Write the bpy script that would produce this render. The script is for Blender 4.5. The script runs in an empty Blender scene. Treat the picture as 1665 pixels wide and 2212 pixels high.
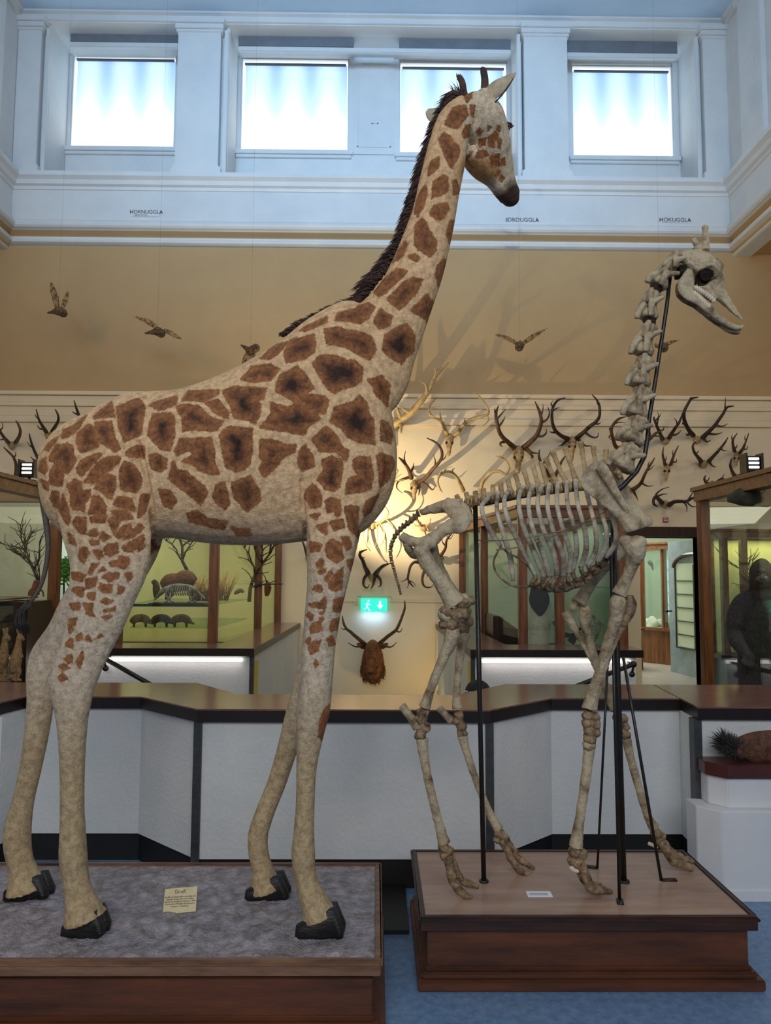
import bpy, bmesh, math, random
import numpy as np
from mathutils import Vector, Matrix, noise
random.seed(7)
C = bpy.context.scene.collection
S = bpy.context.scene
PI = math.pi

# ---------------- camera, world, exposure, big lights ----------------
F = 1600.0; CX, CY = 832.5, 1106.0
yaw = math.atan(17.5/F); pitch = math.atan(129/F); roll = math.radians(0.30)
CAM = Vector((0, 0, 1.7))
fwd = Vector((math.sin(yaw)*math.cos(pitch), math.cos(yaw)*math.cos(pitch), math.sin(pitch)))
r0 = Vector((math.cos(yaw), -math.sin(yaw), 0)); u0 = r0.cross(fwd)
rgt = r0*math.cos(roll) + u0*math.sin(roll)
upv = u0*math.cos(roll) - r0*math.sin(roll)
cd = bpy.data.cameras.new('camera'); cam = bpy.data.objects.new('camera', cd); C.objects.link(cam)
cam.matrix_world = Matrix(((rgt.x, upv.x, -fwd.x, CAM.x), (rgt.y, upv.y, -fwd.y, CAM.y), (rgt.z, upv.z, -fwd.z, CAM.z), (0, 0, 0, 1)))
cd.sensor_fit = 'VERTICAL'; cd.sensor_height = 36; cd.sensor_width = 36*1665/2212; cd.lens = F/2212*36
cd.clip_end = 100
S.camera = cam
S.view_settings.view_transform = 'Standard'; S.view_settings.look = 'None'
S.view_settings.gamma = 1; S.view_settings.exposure = 0.0
S.view_settings.use_curve_mapping = False
S.cycles.max_bounces = 6; S.cycles.diffuse_bounces = 3; S.cycles.glossy_bounces = 3
S.cycles.transparent_max_bounces = 24; S.cycles.transmission_bounces = 4
S.cycles.caustics_reflective = False; S.cycles.caustics_refractive = False
S.cycles.sample_clamp_indirect = 4

W = bpy.data.worlds.new('world'); S.world = W; W.use_nodes = True
W.node_tree.nodes['Background'].inputs[0].default_value = (0.90, 0.95, 1.0, 1)
W.node_tree.nodes['Background'].inputs[1].default_value = 0.13

def area(name, loc, target, sx, sy, power, col):
    l = bpy.data.lights.new(name, 'AREA'); l.shape = 'RECTANGLE'; l.size = sx; l.size_y = sy
    l.energy = power; l.color = col
    o = bpy.data.objects.new(name, l); C.objects.link(o); o.location = loc
    o.rotation_euler = (Vector(target)-Vector(loc)).to_track_quat('-Z', 'Y').to_euler()
    return o
def spot(name, loc, target, power, col, ang=60, blend=0.5, size=0.02):
    l = bpy.data.lights.new(name, 'SPOT'); l.energy = power; l.color = col
    l.spot_size = math.radians(ang); l.spot_blend = blend; l.shadow_soft_size = size
    o = bpy.data.objects.new(name, l); C.objects.link(o); o.location = loc
    o.rotation_euler = (Vector(target)-Vector(loc)).to_track_quat('-Z', 'Y').to_euler()
    return o
# daylight of the clerestory (sides and the wall behind the viewer)
area('daylight_left', (-4.9, 4.0, 8.6), (0, 4.5, 3), 8, 1.6, 45, (0.70, 0.85, 1.0))
area('daylight_right', (4.9, 4.0, 8.6), (0, 4.5, 3), 8, 1.6, 45, (0.70, 0.85, 1.0))
_d = area('daylight_behind', (0, -1.5, 7.5), (0, 10, 8.5), 9, 1.6, 90, (0.34, 0.64, 1.0)); _d.data.spread = math.radians(40)
area('daylight_low', (0, -4.6, 5.5), (0, 4, 0.8), 8, 3.0, 400, (0.92, 0.95, 1.0))  # added fill from the viewer's side to brighten the counter, no window there
# warm gallery lamps under the lower ceiling and a warm fill behind the viewer
area('gallery_lamp_left', (-5.0, 4.5, 5.4), (-0.5, 9.5, 3.0), 1.2, 1.2, 52, (1.0, 0.68, 0.34))
area('gallery_lamp_right', (5.2, 4.5, 5.4), (2, 10.5, 3.0), 1.2, 1.2, 50, (1.0, 0.72, 0.40))
area('gallery_lamp_behind', (-1.5, -3.5, 3.6), (0, 4, 1.6), 2.5, 1.5, 32, (1.0, 0.84, 0.62))  # added camera-side light for the counter, not a lamp of the gallery

# ---------------- pixel -> place ----------------
def P(px, py, Y):
    d = fwd*F + rgt*(px-CX) - upv*(py-CY)
    return CAM + d*(Y/d.y)
def PZ(px, py, z):
    d = fwd*F + rgt*(px-CX) - upv*(py-CY)
    return CAM + d*((z-CAM.z)/d.z)
def zat(py, Y, px=832): return P(px, py, Y).z
def xat(px, Y, py=1235): return P(px, py, Y).x
def proj(co):
    d = co - np.array(CAM)
    zc = d @ np.array(fwd)
    return CX + F*(d @ np.array(rgt))/zc, CY - F*(d @ np.array(upv))/zc

# ---------------- materials ----------------
def nodes_of(name):
    m = bpy.data.materials.new(name); m.use_nodes = True
    nt = m.node_tree; b = nt.nodes['Principled BSDF']
    return m, nt, b
def srgb(r, g, b):
    f = lambda c: ((c/255+0.055)/1.055)**2.4 if c > 10 else c/255/12.92
    return (f(r), f(g), f(b), 1)
def mat(name, c1, c2=None, rough=0.6, scale=8, bump=0.0, bscale=None, metal=0, detail=6, stretch=None, spec=0.5, lo=0.35, hi=0.65, coat=0):
    m, nt, b = nodes_of(name)
    N, L = nt.nodes, nt.links
    c1 = srgb(*c1); c2 = srgb(*c2) if c2 else c1
    tc = N.new('ShaderNodeTexCoord'); mp = N.new('ShaderNodeMapping')
    L.new(tc.outputs['Object'], mp.inputs[0])
    if stretch: mp.inputs['Scale'].default_value = stretch
    nz = N.new('ShaderNodeTexNoise'); nz.inputs['Scale'].default_value = scale; nz.inputs['Detail'].default_value = detail
    nz.inputs['Roughness'].default_value = 0.65
    L.new(mp.outputs[0], nz.inputs['Vector'])
    cr = N.new('ShaderNodeValToRGB'); cr.color_ramp.elements[0].position = lo; cr.color_ramp.elements[1].position = hi
    cr.color_ramp.elements[0].color = c1; cr.color_ramp.elements[1].color = c2
    L.new(nz.outputs['Fac'], cr.inputs[0]); L.new(cr.outputs[0], b.inputs['Base Color'])
    b.inputs['Roughness'].default_value = rough; b.inputs['Metallic'].default_value = metal
    b.inputs['Specular IOR Level'].default_value = spec
    b.inputs['Coat Weight'].default_value = coat; b.inputs['Coat Roughness'].default_value = 0.12
    if bump:
        n2 = N.new('ShaderNodeTexNoise'); n2.inputs['Scale'].default_value = bscale or scale*4; n2.inputs['Detail'].default_value = 5
        L.new(mp.outputs[0], n2.inputs['Vector'])
        bp = N.new('ShaderNodeBump'); bp.inputs['Strength'].default_value = bump; bp.inputs['Distance'].default_value = 0.01
        L.new(n2.outputs['Fac'], bp.inputs['Height']); L.new(bp.outputs[0], b.inputs['Normal'])
    return m
def emit(name, col, strength):
    m, nt, b = nodes_of(name)
    b.inputs['Base Color'].default_value = (*col, 1); b.inputs['Emission Color'].default_value = (*col, 1)
    b.inputs['Emission Strength'].default_value = strength
    return m
def glass_mat(name, tint=(0.93, 0.97, 0.95), refl=0.09):
    m = bpy.data.materials.new(name); m.use_nodes = True; nt = m.node_tree; nt.nodes.clear()
    o = nt.nodes.new('ShaderNodeOutputMaterial'); mx = nt.nodes.new('ShaderNodeMixShader')
    t = nt.nodes.new('ShaderNodeBsdfTransparent'); g = nt.nodes.new('ShaderNodeBsdfGlossy')
    t.inputs[0].default_value = (*tint, 1); g.inputs['Roughness'].default_value = 0.02
    mx.inputs[0].default_value = refl
    nt.links.new(t.outputs[0], mx.inputs[1]); nt.links.new(g.outputs[0], mx.inputs[2]); nt.links.new(mx.outputs[0], o.inputs[0])
    return m

M = {}
M['white_blue'] = mat('painted plaster upper', (226, 228, 228), (214, 218, 220), 0.55, 1.2, 0.05, 30)
M['ceiling'] = mat('ceiling plaster', (196, 222, 246), (184, 212, 238), 0.7, 0.8)
M['wall'] = mat('warm wall plaster', (238, 220, 188), (228, 210, 178), 0.75, 0.9, 0.06, 40)
M['wall_up'] = mat('tan wall plaster', (194, 162, 116), (184, 152, 108), 0.75, 0.6, 0.04, 40)
M['counter_wall'] = mat('counter plaster', (214, 216, 216), (202, 206, 208), 0.7, 2.2, 0.35, 45)
M['black_kick'] = mat('black skirting', (16, 15, 15), (24, 22, 22), 0.5, 6)
M['blackmetal'] = mat('black iron', (18, 17, 17), (30, 28, 27), 0.42, 30, 0.15, 90)
M['greymetal'] = mat('grey joint strip', (46, 50, 54), (62, 66, 70), 0.4, 20)
M['worktop'] = mat('dark red laminate', (132, 92, 80), (106, 70, 62), 0.2, 3, stretch=(1, 4, 1), coat=0.3)
M['edge'] = mat('worktop edge', (22, 12, 11), (32, 18, 16), 0.35, 6)
M['wood'] = mat('brown case wood', (132, 80, 42), (84, 46, 22), 0.4, 3.5, 0.1, 20, stretch=(6, 6, 0.6))
M['wood_h'] = mat('brown case wood rail', (132, 80, 42), (84, 46, 22), 0.4, 3.5, 0.1, 20, stretch=(0.6, 6, 6))
M['darkwood'] = mat('dark case wood', (62, 32, 18), (36, 18, 10), 0.35, 4, stretch=(6, 6, 0.6))
M['plinth_wood'] = mat('mahogany panel', (104, 58, 32), (60, 32, 18), 0.45, 3, 0.1, 30, stretch=(0.7, 3, 5), lo=0.3, hi=0.7)
M['plinth_top'] = mat('worn plywood top', (172, 142, 122), (140, 112, 96), 0.33, 2.2, 0.04, 50, stretch=(0.7, 5, 1), coat=0.2)
M['floor'] = mat('grey blue floor', (112, 142, 176), (88, 116, 152), 0.42, 28, 0.05, 90)
M['parquet'] = mat('pale parquet', (168, 160, 150), (140, 132, 122), 0.3, 5, stretch=(1, 6, 1))
M['bone'] = mat('aged bone', (184, 168, 138), (100, 76, 50), 0.55, 11, 0.7, 60, lo=0.44, hi=0.68, detail=9)
M['bone_dark'] = mat('brown joint bone', (164, 138, 104), (66, 46, 30), 0.6, 22, 0.9, 60, lo=0.35, hi=0.65)
M['bone_rib'] = mat('grey rib bone', (188, 178, 158), (112, 92, 70), 0.5, 12, 0.4, 60, lo=.42, hi=.66)
M['spine_bone'] = mat('yellowed spine bone', (196, 172, 128), (140, 108, 68), 0.6, 14, 0.6, 70)
M['teeth'] = mat('teeth', (224, 214, 194), (190, 174, 146), 0.35, 30)
M['socket'] = mat('dark cavity', (30, 22, 16), (44, 32, 22), 0.9, 20)
M['antler'] = mat('brown antler', (104, 72, 44), (58, 38, 24), 0.55, 14, 0.5, 50)
M['antler_dark'] = mat('dark antler', (60, 42, 30), (34, 24, 18), 0.55, 14, 0.5, 50)
M['antler_pale'] = mat('pale antler', (202, 176, 122), (150, 120, 76), 0.5, 8, 0.4, 50)
M['skullcap'] = mat('trophy skull bone', (200, 172, 124), (132, 96, 58), 0.6, 24, 0.6, 60)
M['mane'] = mat('mane hair', (74, 44, 36), (38, 22, 20), 0.7, 30)
M['hoof'] = mat('black hoof', (34, 33, 34), (18, 18, 19), 0.45, 14, 0.4, 40, stretch=(1, 1, 5))
M['tailhair'] = mat('tail hair', (30, 28, 27), (48, 44, 42), 0.6, 30)
M['paper'] = mat('yellowed card', (214, 200, 160), (202, 186, 146), 0.7, 20)
M['white_paper'] = mat('white card', (222, 226, 236), None, 0.6, 5)
M['ink'] = mat('black ink', (28, 26, 26), None, 0.6, 5)
M['glass'] = glass_mat('case glass')
M['fur_dark'] = mat('black fur', (58, 52, 48), (24, 22, 24), 0.75, 60, 0.8, 160)
M['fur_brown'] = mat('brown fur', (124, 76, 40), (78, 44, 22), 0.8, 40, 0.8, 150)
M['fur_tan'] = mat('tan fur', (164, 132, 88), (118, 90, 58), 0.8, 40, 0.7, 140)
M['fur_grey'] = mat('grey fur', (118, 108, 92), (76, 68, 58), 0.8, 40, 0.7, 140)
M['fur_white'] = mat('cream fur', (226, 220, 204), (196, 188, 168), 0.8, 40, 0.7, 140)
M['branch'] = mat('dry branch', (70, 56, 40), (44, 34, 24), 0.8, 20, 0.5, 60)

# ---------------- object helpers ----------------
def link(name, me, m=None, parent=None, smooth=False):
    o = bpy.data.objects.new(name, me); C.objects.link(o)
    if m is not None:
        for mm in (m if isinstance(m, (list, tuple)) else [m]): me.materials.append(mm)
    if parent is not None: o.parent = parent; o.matrix_parent_inverse = parent.matrix_world.inverted()
    if smooth:
        for p in me.polygons: p.use_smooth = True
    return o
def tag(o, label=None, cat=None, group=None, kind=None):
    if label: o['label'] = label
    if cat: o['category'] = cat
    if group: o['group'] = group
    if kind: o['kind'] = kind
    return o
def empty(name, loc, label=None, cat=None, group=None):
    o = bpy.data.objects.new(name, None); C.objects.link(o); o.location = loc
    o.matrix_world = Matrix.Translation(Vector(loc)); o.empty_display_size = 0.1
    return tag(o, label, cat, group)
class MB:
    def __init__(s): s.v = []; s.f = []; s.mi = []; s.cur = 0
    def add(s, vs, fs):
        n = len(s.v); s.v += [tuple(v) for v in vs]; s.f += [tuple(i+n for i in f) for f in fs]; s.mi += [s.cur]*len(fs); return s
    def box(s, a, b):
        x0, x1 = sorted((a[0], b[0])); y0, y1 = sorted((a[1], b[1])); z0, z1 = sorted((a[2], b[2]))
        return s.add([(x0,y0,z0),(x1,y0,z0),(x1,y1,z0),(x0,y1,z0),(x0,y0,z1),(x1,y0,z1),(x1,y1,z1),(x0,y1,z1)],
                     [(3,2,1,0),(4,5,6,7),(0,1,5,4),(1,2,6,5),(2,3,7,6),(3,0,4,7)])
    def bar(s, a, b, w, h=None, up=Vector((0,0,1))):
        a = Vector(a); b = Vector(b); h = h or w; d = (b-a).normalized()
        if abs(d.dot(up)) > 0.99: up = Vector((0,1,0))
        x = d.cross(up).normalized()*w/2; y = x.cross(d).normalized()*h/2
        vs = [p+i*x+j*y for p in (a, b) for i, j in ((-1,-1),(1,-1),(1,1),(-1,1))]
        return s.add(vs, [(0,1,2,3),(7,6,5,4),(0,4,5,1),(1,5,6,2),(2,6,7,3),(3,7,4,0)])
    def prism(s, poly, z0, z1):           # poly: xy points, ccw
        n = len(poly)
        return s.add([(x,y,z0) for x,y in poly]+[(x,y,z1) for x,y in poly],
                     [tuple(range(n-1,-1,-1)), tuple(range(n,2*n))]+[(i,(i+1)%n,n+(i+1)%n,n+i) for i in range(n)])
    def prism_y(s, poly, y0, y1):         # poly: xz points
        n = len(poly)
        return s.add([(x,y0,z) for x,z in poly]+[(x,y1,z) for x,z in poly],
                     [tuple(range(n)), tuple(range(2*n-1,n-1,-1))]+[(i,n+i,n+(i+1)%n,(i+1)%n) for i in range(n)])
    def tube(s, pts, rad, seg=8, ry=None, cap=True):
        # elliptical loft: radius in the plane of the picture wall (xz) and radius in depth
        pts = [Vector(p) for p in pts]; n = len(pts); vs = []; fs = []
        if not isinstance(rad, (list, tuple)): rad = [rad]*n
        if ry is None: ry = rad
        elif not isinstance(ry, (list, tuple)): ry = [ry]*n
        D = Vector((0, 1, 0)); prev = None
        for i, p in enumerate(pts):
            t = (pts[min(i+1, n-1)] - pts[max(i-1, 0)])
            t = t.normalized() if t.length > 1e-9 else Vector((0,0,1))
            a = t.cross(D)
            if a.length < 0.15: a = prev if prev is not None else t.cross(Vector((0,0,1)))
            if prev is not None and a.dot(prev) < 0: a = -a
            a.normalize(); prev = a; b = t.cross(a).normalized()
            for k in range(seg):
                q = 2*PI*k/seg
                vs.append(p + a*(math.cos(q)*rad[i]) + b*(math.sin(q)*ry[i]))
        for i in range(n-1):
            for k in range(seg):
                k2 = (k+1) % seg
                fs.append((i*seg+k, (i+1)*seg+k, (i+1)*seg+k2, i*seg+k2))
        if cap:
            fs.append(tuple(range(seg))); fs.append(tuple(range(n*seg-1, (n-1)*seg-1, -1)))
        return s.add(vs, fs)
    def ball(s, c, r, seg=12, rings=8, rot=None):
        c = Vector(c); r = (r,)*3 if not isinstance(r, (tuple, list)) else r
        vs = []; fs = []
        for i in range(rings+1):
            th = PI*i/rings
            for k in range(seg):
                q = 2*PI*k/seg
                v = Vector((r[0]*math.sin(th)*math.cos(q), r[1]*math.sin(th)*math.sin(q), r[2]*math.cos(th)))
                if rot is not None: v = rot @ v
                vs.append(c+v)
        for i in range(rings):
            for k in range(seg):
                k2 = (k+1) % seg
                fs.append((i*seg+k, (i+1)*seg+k, (i+1)*seg+k2, i*seg+k2))
        return s.add(vs, fs)
    def mesh(s, name='m'):
        me = bpy.data.meshes.new(name); me.from_pydata(s.v, [], s.f); me.update()
        bm = bmesh.new(); bm.from_mesh(me); bmesh.ops.remove_doubles(bm, verts=bm.verts, dist=1e-6)
        bmesh.ops.recalc_face_normals(bm, faces=bm.faces)
        bm.to_mesh(me); bm.free()
        return me
    def build(s, name, m, parent=None, smooth=False, bevel=0):
        me = bpy.data.meshes.new(name)
        me.from_pydata(s.v, [], s.f)
        bm = bmesh.new(); bm.from_mesh(me)
        if not s.multi: bmesh.ops.remove_doubles(bm, verts=bm.verts, dist=1e-6)
        bmesh.ops.recalc_face_normals(bm, faces=bm.faces)
        if bevel: bmesh.ops.bevel(bm, geom=list(bm.edges), offset=bevel, segments=2, affect='EDGES', clamp_overlap=True)
        bm.to_mesh(me); bm.free()
        if s.multi:
            for p, k in zip(me.polygons, s.mi): p.material_index = k
        return link(name, me, m, parent, smooth)
    multi = False
TS = bpy.data.scenes.new('workbench')
def remesh(mb, voxel, smooth=2, fac=0.5):
    me = mb.mesh('tmp'); o = bpy.data.objects.new('tmp', me); TS.collection.objects.link(o)
    md = o.modifiers.new('r', 'REMESH'); md.mode = 'VOXEL'; md.voxel_size = voxel; md.adaptivity = 0
    if smooth:
        ms = o.modifiers.new('s', 'SMOOTH'); ms.iterations = smooth; ms.factor = fac
    with bpy.context.temp_override(scene=TS, view_layer=TS.view_layers[0]):
        dg = bpy.context.evaluated_depsgraph_get(); dg.update()
        out = bpy.data.meshes.new_from_object(o.evaluated_get(dg))
    bpy.data.objects.remove(o, do_unlink=True)
    for p in out.polygons: p.use_smooth = True
    return out
def cat_rom(rows, sub=6):
    rows = [tuple(map(float, r)) for r in rows]; n = len(rows); out = []
    for i in range(n-1):
        p0 = rows[max(i-1, 0)]; p1 = rows[i]; p2 = rows[i+1]; p3 = rows[min(i+2, n-1)]
        for k in range(sub):
            t = k/sub
            out.append(tuple(0.5*((2*b)+(-a+c)*t+(2*a-5*b+4*c-d)*t*t+(-a+3*b-3*c+d)*t**3) for a, b, c, d in zip(p0, p1, p2, p3)))
    out.append(rows[-1]); return out
def ptube(mb, rows, Y=None, seg=12, sub=5, depth=1.0):
    """rows (px,py,rpx[,Y[,depth ratio]]) -> smooth tube at its real distance"""
    full = []
    for r in rows:
        full.append((r[0], r[1], r[2], r[3] if len(r) > 3 else Y, r[4] if len(r) > 4 else depth))
    rr = cat_rom(full, sub) if sub > 1 else full
    pts = [P(a[0], a[1], a[3]) for a in rr]
    rad = [max(a[2], 0.3)*a[3]/F for a in rr]; ry = [x*a[4] for x, a in zip(rad, rr)]
    mb.tube(pts, rad, seg, ry)
    return mb
# ---------------- the hall ----------------
YW = 10.9
def struct(name, mb, m, smooth=False, bevel=0):
    return tag(mb.build(name, m, None, smooth, bevel), kind='structure')
xl, xr = xat(33, YW, 300), xat(1570, YW, 300)
z = lambda py: zat(py, YW)
Z_ceil = z(36)
z_ledge_t, z_ledge_b = z(388), z(412)
z_frieze_b = z(482)
z_wall_top = z(545)
# floor
struct('floor', MB().box((-8, -5, -0.1), (8, 4.95, 0)).box((-8, 4.95, -0.1), (-2.9, YW, 0)).box((2.62, 4.95, -0.1), (8, YW, 0))
       .prism([(-2.9, 7.35), (-1.35, 7.35), (-1.25, YW), (-2.9, YW)], -0.1, 0).prism([(1.05, 7.35), (2.62, 7.35), (2.62, YW), (1.0, YW)], -0.1, 0), M['floor'])
struct('floor_stairwell', MB().box((-3, 4.9, -1.7), (2.7, YW, -1.6)), M['floor'])
struct('wall_stairwell_left', MB().box((-3.0, 4.9, -1.7), (-2.9, 7.25, -0.1)), M['counter_wall'])
struct('wall_stairwell_right', MB().box((2.62, 4.9, -1.7), (2.72, 7.25, -0.1)), M['counter_wall'])
struct('wall_stairwell_front', MB().box((-3.0, 4.85, -1.7), (2.72, 4.94, -0.1)), M['counter_wall'])
struct('trim_1', MB().box((2.64, 7.6, 0.0), (5.4, YW-0.0, 0.006)), M['parquet'])
# back wall (lower), with the doorway cut out
xd0, xd1 = xat(1383, YW, 1300), xat(1522, YW, 1300)
zd = z(1157)
w = MB().box((-9, YW, -1.7), (xd0, YW+0.35, z(862))).box((xd1, YW, 0), (9, YW+0.35, z(862))).box((xd0, YW, zd), (xd1, YW+0.35, z(862)))
struct('wall_back', w, M['wall'])
struct('wall_back_upper', MB().box((-9, YW, z(862)), (9, YW+0.35, z_wall_top+0.05)), M['wall_up'])
# dark lintel and jambs
zl = z(1135)
struct('trim_2', MB().box((xat(1300, YW), YW-0.06, zd), (xd1+0.05, YW+0.36, zl)).box((xd1, YW-0.04, 0), (xd1+0.08, YW+0.36, zd)), M['darkwood'])
# picture rail mouldings on the wall
zr = [z(853), z(861), z(876), z(884), z(905), z(918)]
rail = MB()
rail.box((-9, YW-0.10, zr[1]), (9, YW, zr[0])).box((-9, YW-0.05, zr[2]), (9, YW, zr[1])).box((-9, YW-0.07, zr[3]), (9, YW, zr[2])).box((-9, YW-0.035, zr[4]), (9, YW, zr[3])).box((-9, YW-0.05, zr[5]), (9, YW, zr[4]))
struct('trim_3', rail, M['wall'], bevel=0.006)

# cornice profile (y offset towards room, z) swept round three sides
def sweep(name, prof, m, inner=0.0):
    """prof: closed list of (out, z); runs left side -> back -> right side of the light well"""
    pts = [(xl, -5, 'l'), (xl, YW, 'c'), (xr, YW, 'c'), (xr, -5, 'r')]
    vs = []; n = len(prof)
    for x, y, k in pts:
        sx = 1 if x < 0 else -1
        for o, zz in prof:
            vs.append((x + sx*o, y - (o if k == 'c' else 0), zz))
    fs = []
    for i in range(3):
        for k in range(n):
            k2 = (k+1) % n
            fs.append((i*n+k, i*n+k2, (i+1)*n+k2, (i+1)*n+k))
    fs += [tuple(range(n)), tuple(range(4*n-1, 3*n-1, -1))]
    mb = MB(); mb.add(vs, fs)
    return struct(name, mb, m)
def roundprof(o0, z0, z1, n=6):   # half round bulging from o0
    c = (z0+z1)/2; r = (z0-z1)/2
    return [(o0 + r*math.cos(a), c + r*math.sin(a)) for a in [PI/2 - PI*i/n for i in range(n+1)]]
B = -0.30
sweep('trim_4', [(B, z_ledge_t), (0.16, z_ledge_t), (0.16, z(397)), (0.10, z(402)), (0.08, z(410)), (0.03, z_ledge_b), (0.02, z(418)), (B, z(418))], M['white_blue'])
sweep('trim_5', [(B, z(415)), (0.0, z(415)), (0.0, z(486)), (B, z(486))], M['white_blue'])
pr = [(B, z(480)), (0.05, z(480))] + roundprof(0.05, z(486), z(504)) + [(0.02, z(506)), (B, z(506))]
sweep('trim_6', pr, M['white_blue'])
sweep('trim_7', [(B, z(505)), (0.03, z(505)), (-0.04, z(514)), (-0.04, z(522)), (B, z(522))], M['wall_up'])
pr = [(B, z(520)), (0.02, z(520)), (0.02, z(523))] + roundprof(0.02, z(524), z(533), 4) + [(-0.02, z(535))] + roundprof(-0.06, z(536), z(547), 4) + [(B, z(547))]
sweep('trim_8', pr, M['white_blue'])
# lower ceiling beside the light well
struct('ceiling_left', MB().box((-9, -5, z_wall_top+0.02), (xl-0.02, YW, z_wall_top+0.2)), M['wall_up'])
struct('ceiling_right', MB().box((xr+0.02, -5, z_wall_top+0.02), (9, YW, z_wall_top+0.2)), M['wall_up'])
struct('ceiling', MB().box((xl-1, -3, Z_ceil), (xr+1, YW+1.4, Z_ceil+0.15)), M['ceiling'])

# clerestory: top beam, pilasters, recessed windows
ztb = z(66)
sweep('trim_9', [(B, Z_ceil+0.02), (0.07, Z_ceil+0.02), (0.07, z(40)), (0.02, z(42)), (0.02, z(53)), (B, z(53))], M['white_blue'])
RY = YW + 0.75
soff = MB().box((xl-1, YW+0.02, z(55)), (xr+1, RY+0.2, z(48)))
struct('wall_soffit', soff, M['white_blue'])
struct('wall_ledge', MB().box((xl-1, YW+0.02, z_ledge_t-0.06), (xr+1, RY+0.2, z_ledge_t-0.01)), M['white_blue'])
def pilaster(k, x0, x1):
    a, b = xat(x0, YW, 250), xat(x1, YW, 250)
    mb = MB().box((a, YW-0.03, z(375)), (b, RY, z(56)))
    mb.box((a-0.05, YW-0.08, z(388)), (b+0.05, RY, z(370))).box((a-0.03, YW-0.05, z(372)), (b+0.03, RY, z(366)))
    mb.box((a-0.06, YW-0.10, z(62)), (b+0.06, YW+0.2, z(52))).box((a-0.04, YW-0.07, z(72)), (b+0.04, YW+0.2, z(62))).box((a-0.025, YW-0.05, z(78)), (b+0.025, YW+0.2, z(72)))
    return struct('trim_%d' % k, mb, M['white_blue'], bevel=0.006)
pilaster(10, 33, 84); pilaster(11, 381, 474); pilaster(12, 1132, 1226); pilaster(13, 1520, 1572)
# slim inner half-columns beside pilasters
for k, (a, b) in enumerate([(90, 98), (480, 489), (1118, 1126), (1506, 1514)]):
    struct('trim_%d' % (14+k), MB().box((xat(a, YW, 250), YW+0.03, z(386)), (xat(b, YW, 250), YW+0.18, z(66))), M['white_blue'], bevel=0.005)
# window wall: apron, side reveals, panel between, window head
zw = lambda py: zat(py, RY)
def winz(py): return zat(py, RY)
wy = RY
apron = MB().box((xl-1, wy, zw(420)), (xr+1, wy+0.2, zw(338)))
struct('wall_apron', apron, M['white_blue'])
struct('wall_window_head', MB().box((xl-1, wy, zw(121)), (xr+1, wy+0.2, zw(20))), M['white_blue'])
gaps = [(20, 152), (378, 519), (753, 862), (1097, 1236), (1455, 1640)]
for k, (a, b) in enumerate(gaps):
    struct('wall_window_pier_%d' % (k+1), MB().box((xat(a, wy, 230), wy+0.005, zw(340)), (xat(b, wy, 230), wy+0.2, zw(115))), M['white_blue'])
struct('wall_reveal_left', MB().box((xat(20, YW), YW+0.1, z(388)), (xat(146, wy, 230), wy, z(50))).box((xat(470, YW, 250), YW+0.1, z(388)), (xat(512, wy, 230), wy, z(50))), M['white_blue'])
struct('wall_reveal_right', MB().box((xat(1466, wy, 230), YW+0.1, z(388)), (xat(1600, YW), wy, z(50))).box((xat(1104, wy, 230), YW+0.1, z(388)), (xat(1130, YW, 250), wy, z(50))), M['white_blue'])
# decorated panel between the middle windows
pm = MB()
pa, pb = xat(765, wy, 230), xat(850, wy, 230)
pm.box((pa, wy-0.02, zw(335)), (pb, wy+0.01, zw(118)))
struct('trim_20', pm, M['white_blue'])
fm = MB()
for (a, b, c, d) in [(772, 140, 774.5, 320), (842, 140, 844.5, 320), (772, 318, 844.5, 320.5), (780, 138, 836, 140.5), (803, 165, 805, 270), (815, 165, 817, 270), (803, 268, 817, 270)]:
    fm.box((xat(a, wy-0.02, 230), wy-0.035, zw(d)), (xat(c, wy-0.02, 230), wy-0.02, zw(b)))
struct('trim_21', fm, M['white_blue'])
# blinds: sky glow and soft mullion shade put into the fabric's emission colour
def blind_mat():
    m, nt, b = nodes_of('sunlit roller blind'); N, L = nt.nodes, nt.links
    tc = N.new('ShaderNodeTexCoord'); sp = N.new('ShaderNodeSeparateXYZ'); L.new(tc.outputs['Generated'], sp.inputs[0])
    def mth(op, a, bb=None):
        n = N.new('ShaderNodeMath'); n.operation = op
        for i, q in enumerate((a, bb)):
            if q is None: continue
            if isinstance(q, (int, float)): n.inputs[i].default_value = q
            else: L.new(q, n.inputs[i])
        return n.outputs[0]
    c = mth('COSINE', mth('MULTIPLY', mth('SUBTRACT', sp.outputs['X'], 0.30), 2*PI*2.9))      # painted shade bands of the outer window's mullions
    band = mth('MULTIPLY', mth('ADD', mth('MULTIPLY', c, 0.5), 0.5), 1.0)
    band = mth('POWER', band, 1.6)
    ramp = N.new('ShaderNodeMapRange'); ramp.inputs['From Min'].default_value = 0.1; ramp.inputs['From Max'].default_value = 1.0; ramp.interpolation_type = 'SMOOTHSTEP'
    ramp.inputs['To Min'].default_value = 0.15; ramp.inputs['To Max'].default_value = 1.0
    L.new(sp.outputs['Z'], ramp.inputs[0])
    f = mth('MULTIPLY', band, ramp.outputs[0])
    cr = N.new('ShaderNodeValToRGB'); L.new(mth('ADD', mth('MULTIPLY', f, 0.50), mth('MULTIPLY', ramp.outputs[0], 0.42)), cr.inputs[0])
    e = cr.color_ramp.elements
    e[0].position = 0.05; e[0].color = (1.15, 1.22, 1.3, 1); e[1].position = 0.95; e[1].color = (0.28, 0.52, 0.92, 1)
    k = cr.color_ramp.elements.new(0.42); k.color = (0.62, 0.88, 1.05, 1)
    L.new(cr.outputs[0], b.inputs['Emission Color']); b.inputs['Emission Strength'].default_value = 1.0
    b.inputs['Base Color'].default_value = (0.3, 0.3, 0.3, 1)
    return m
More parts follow.
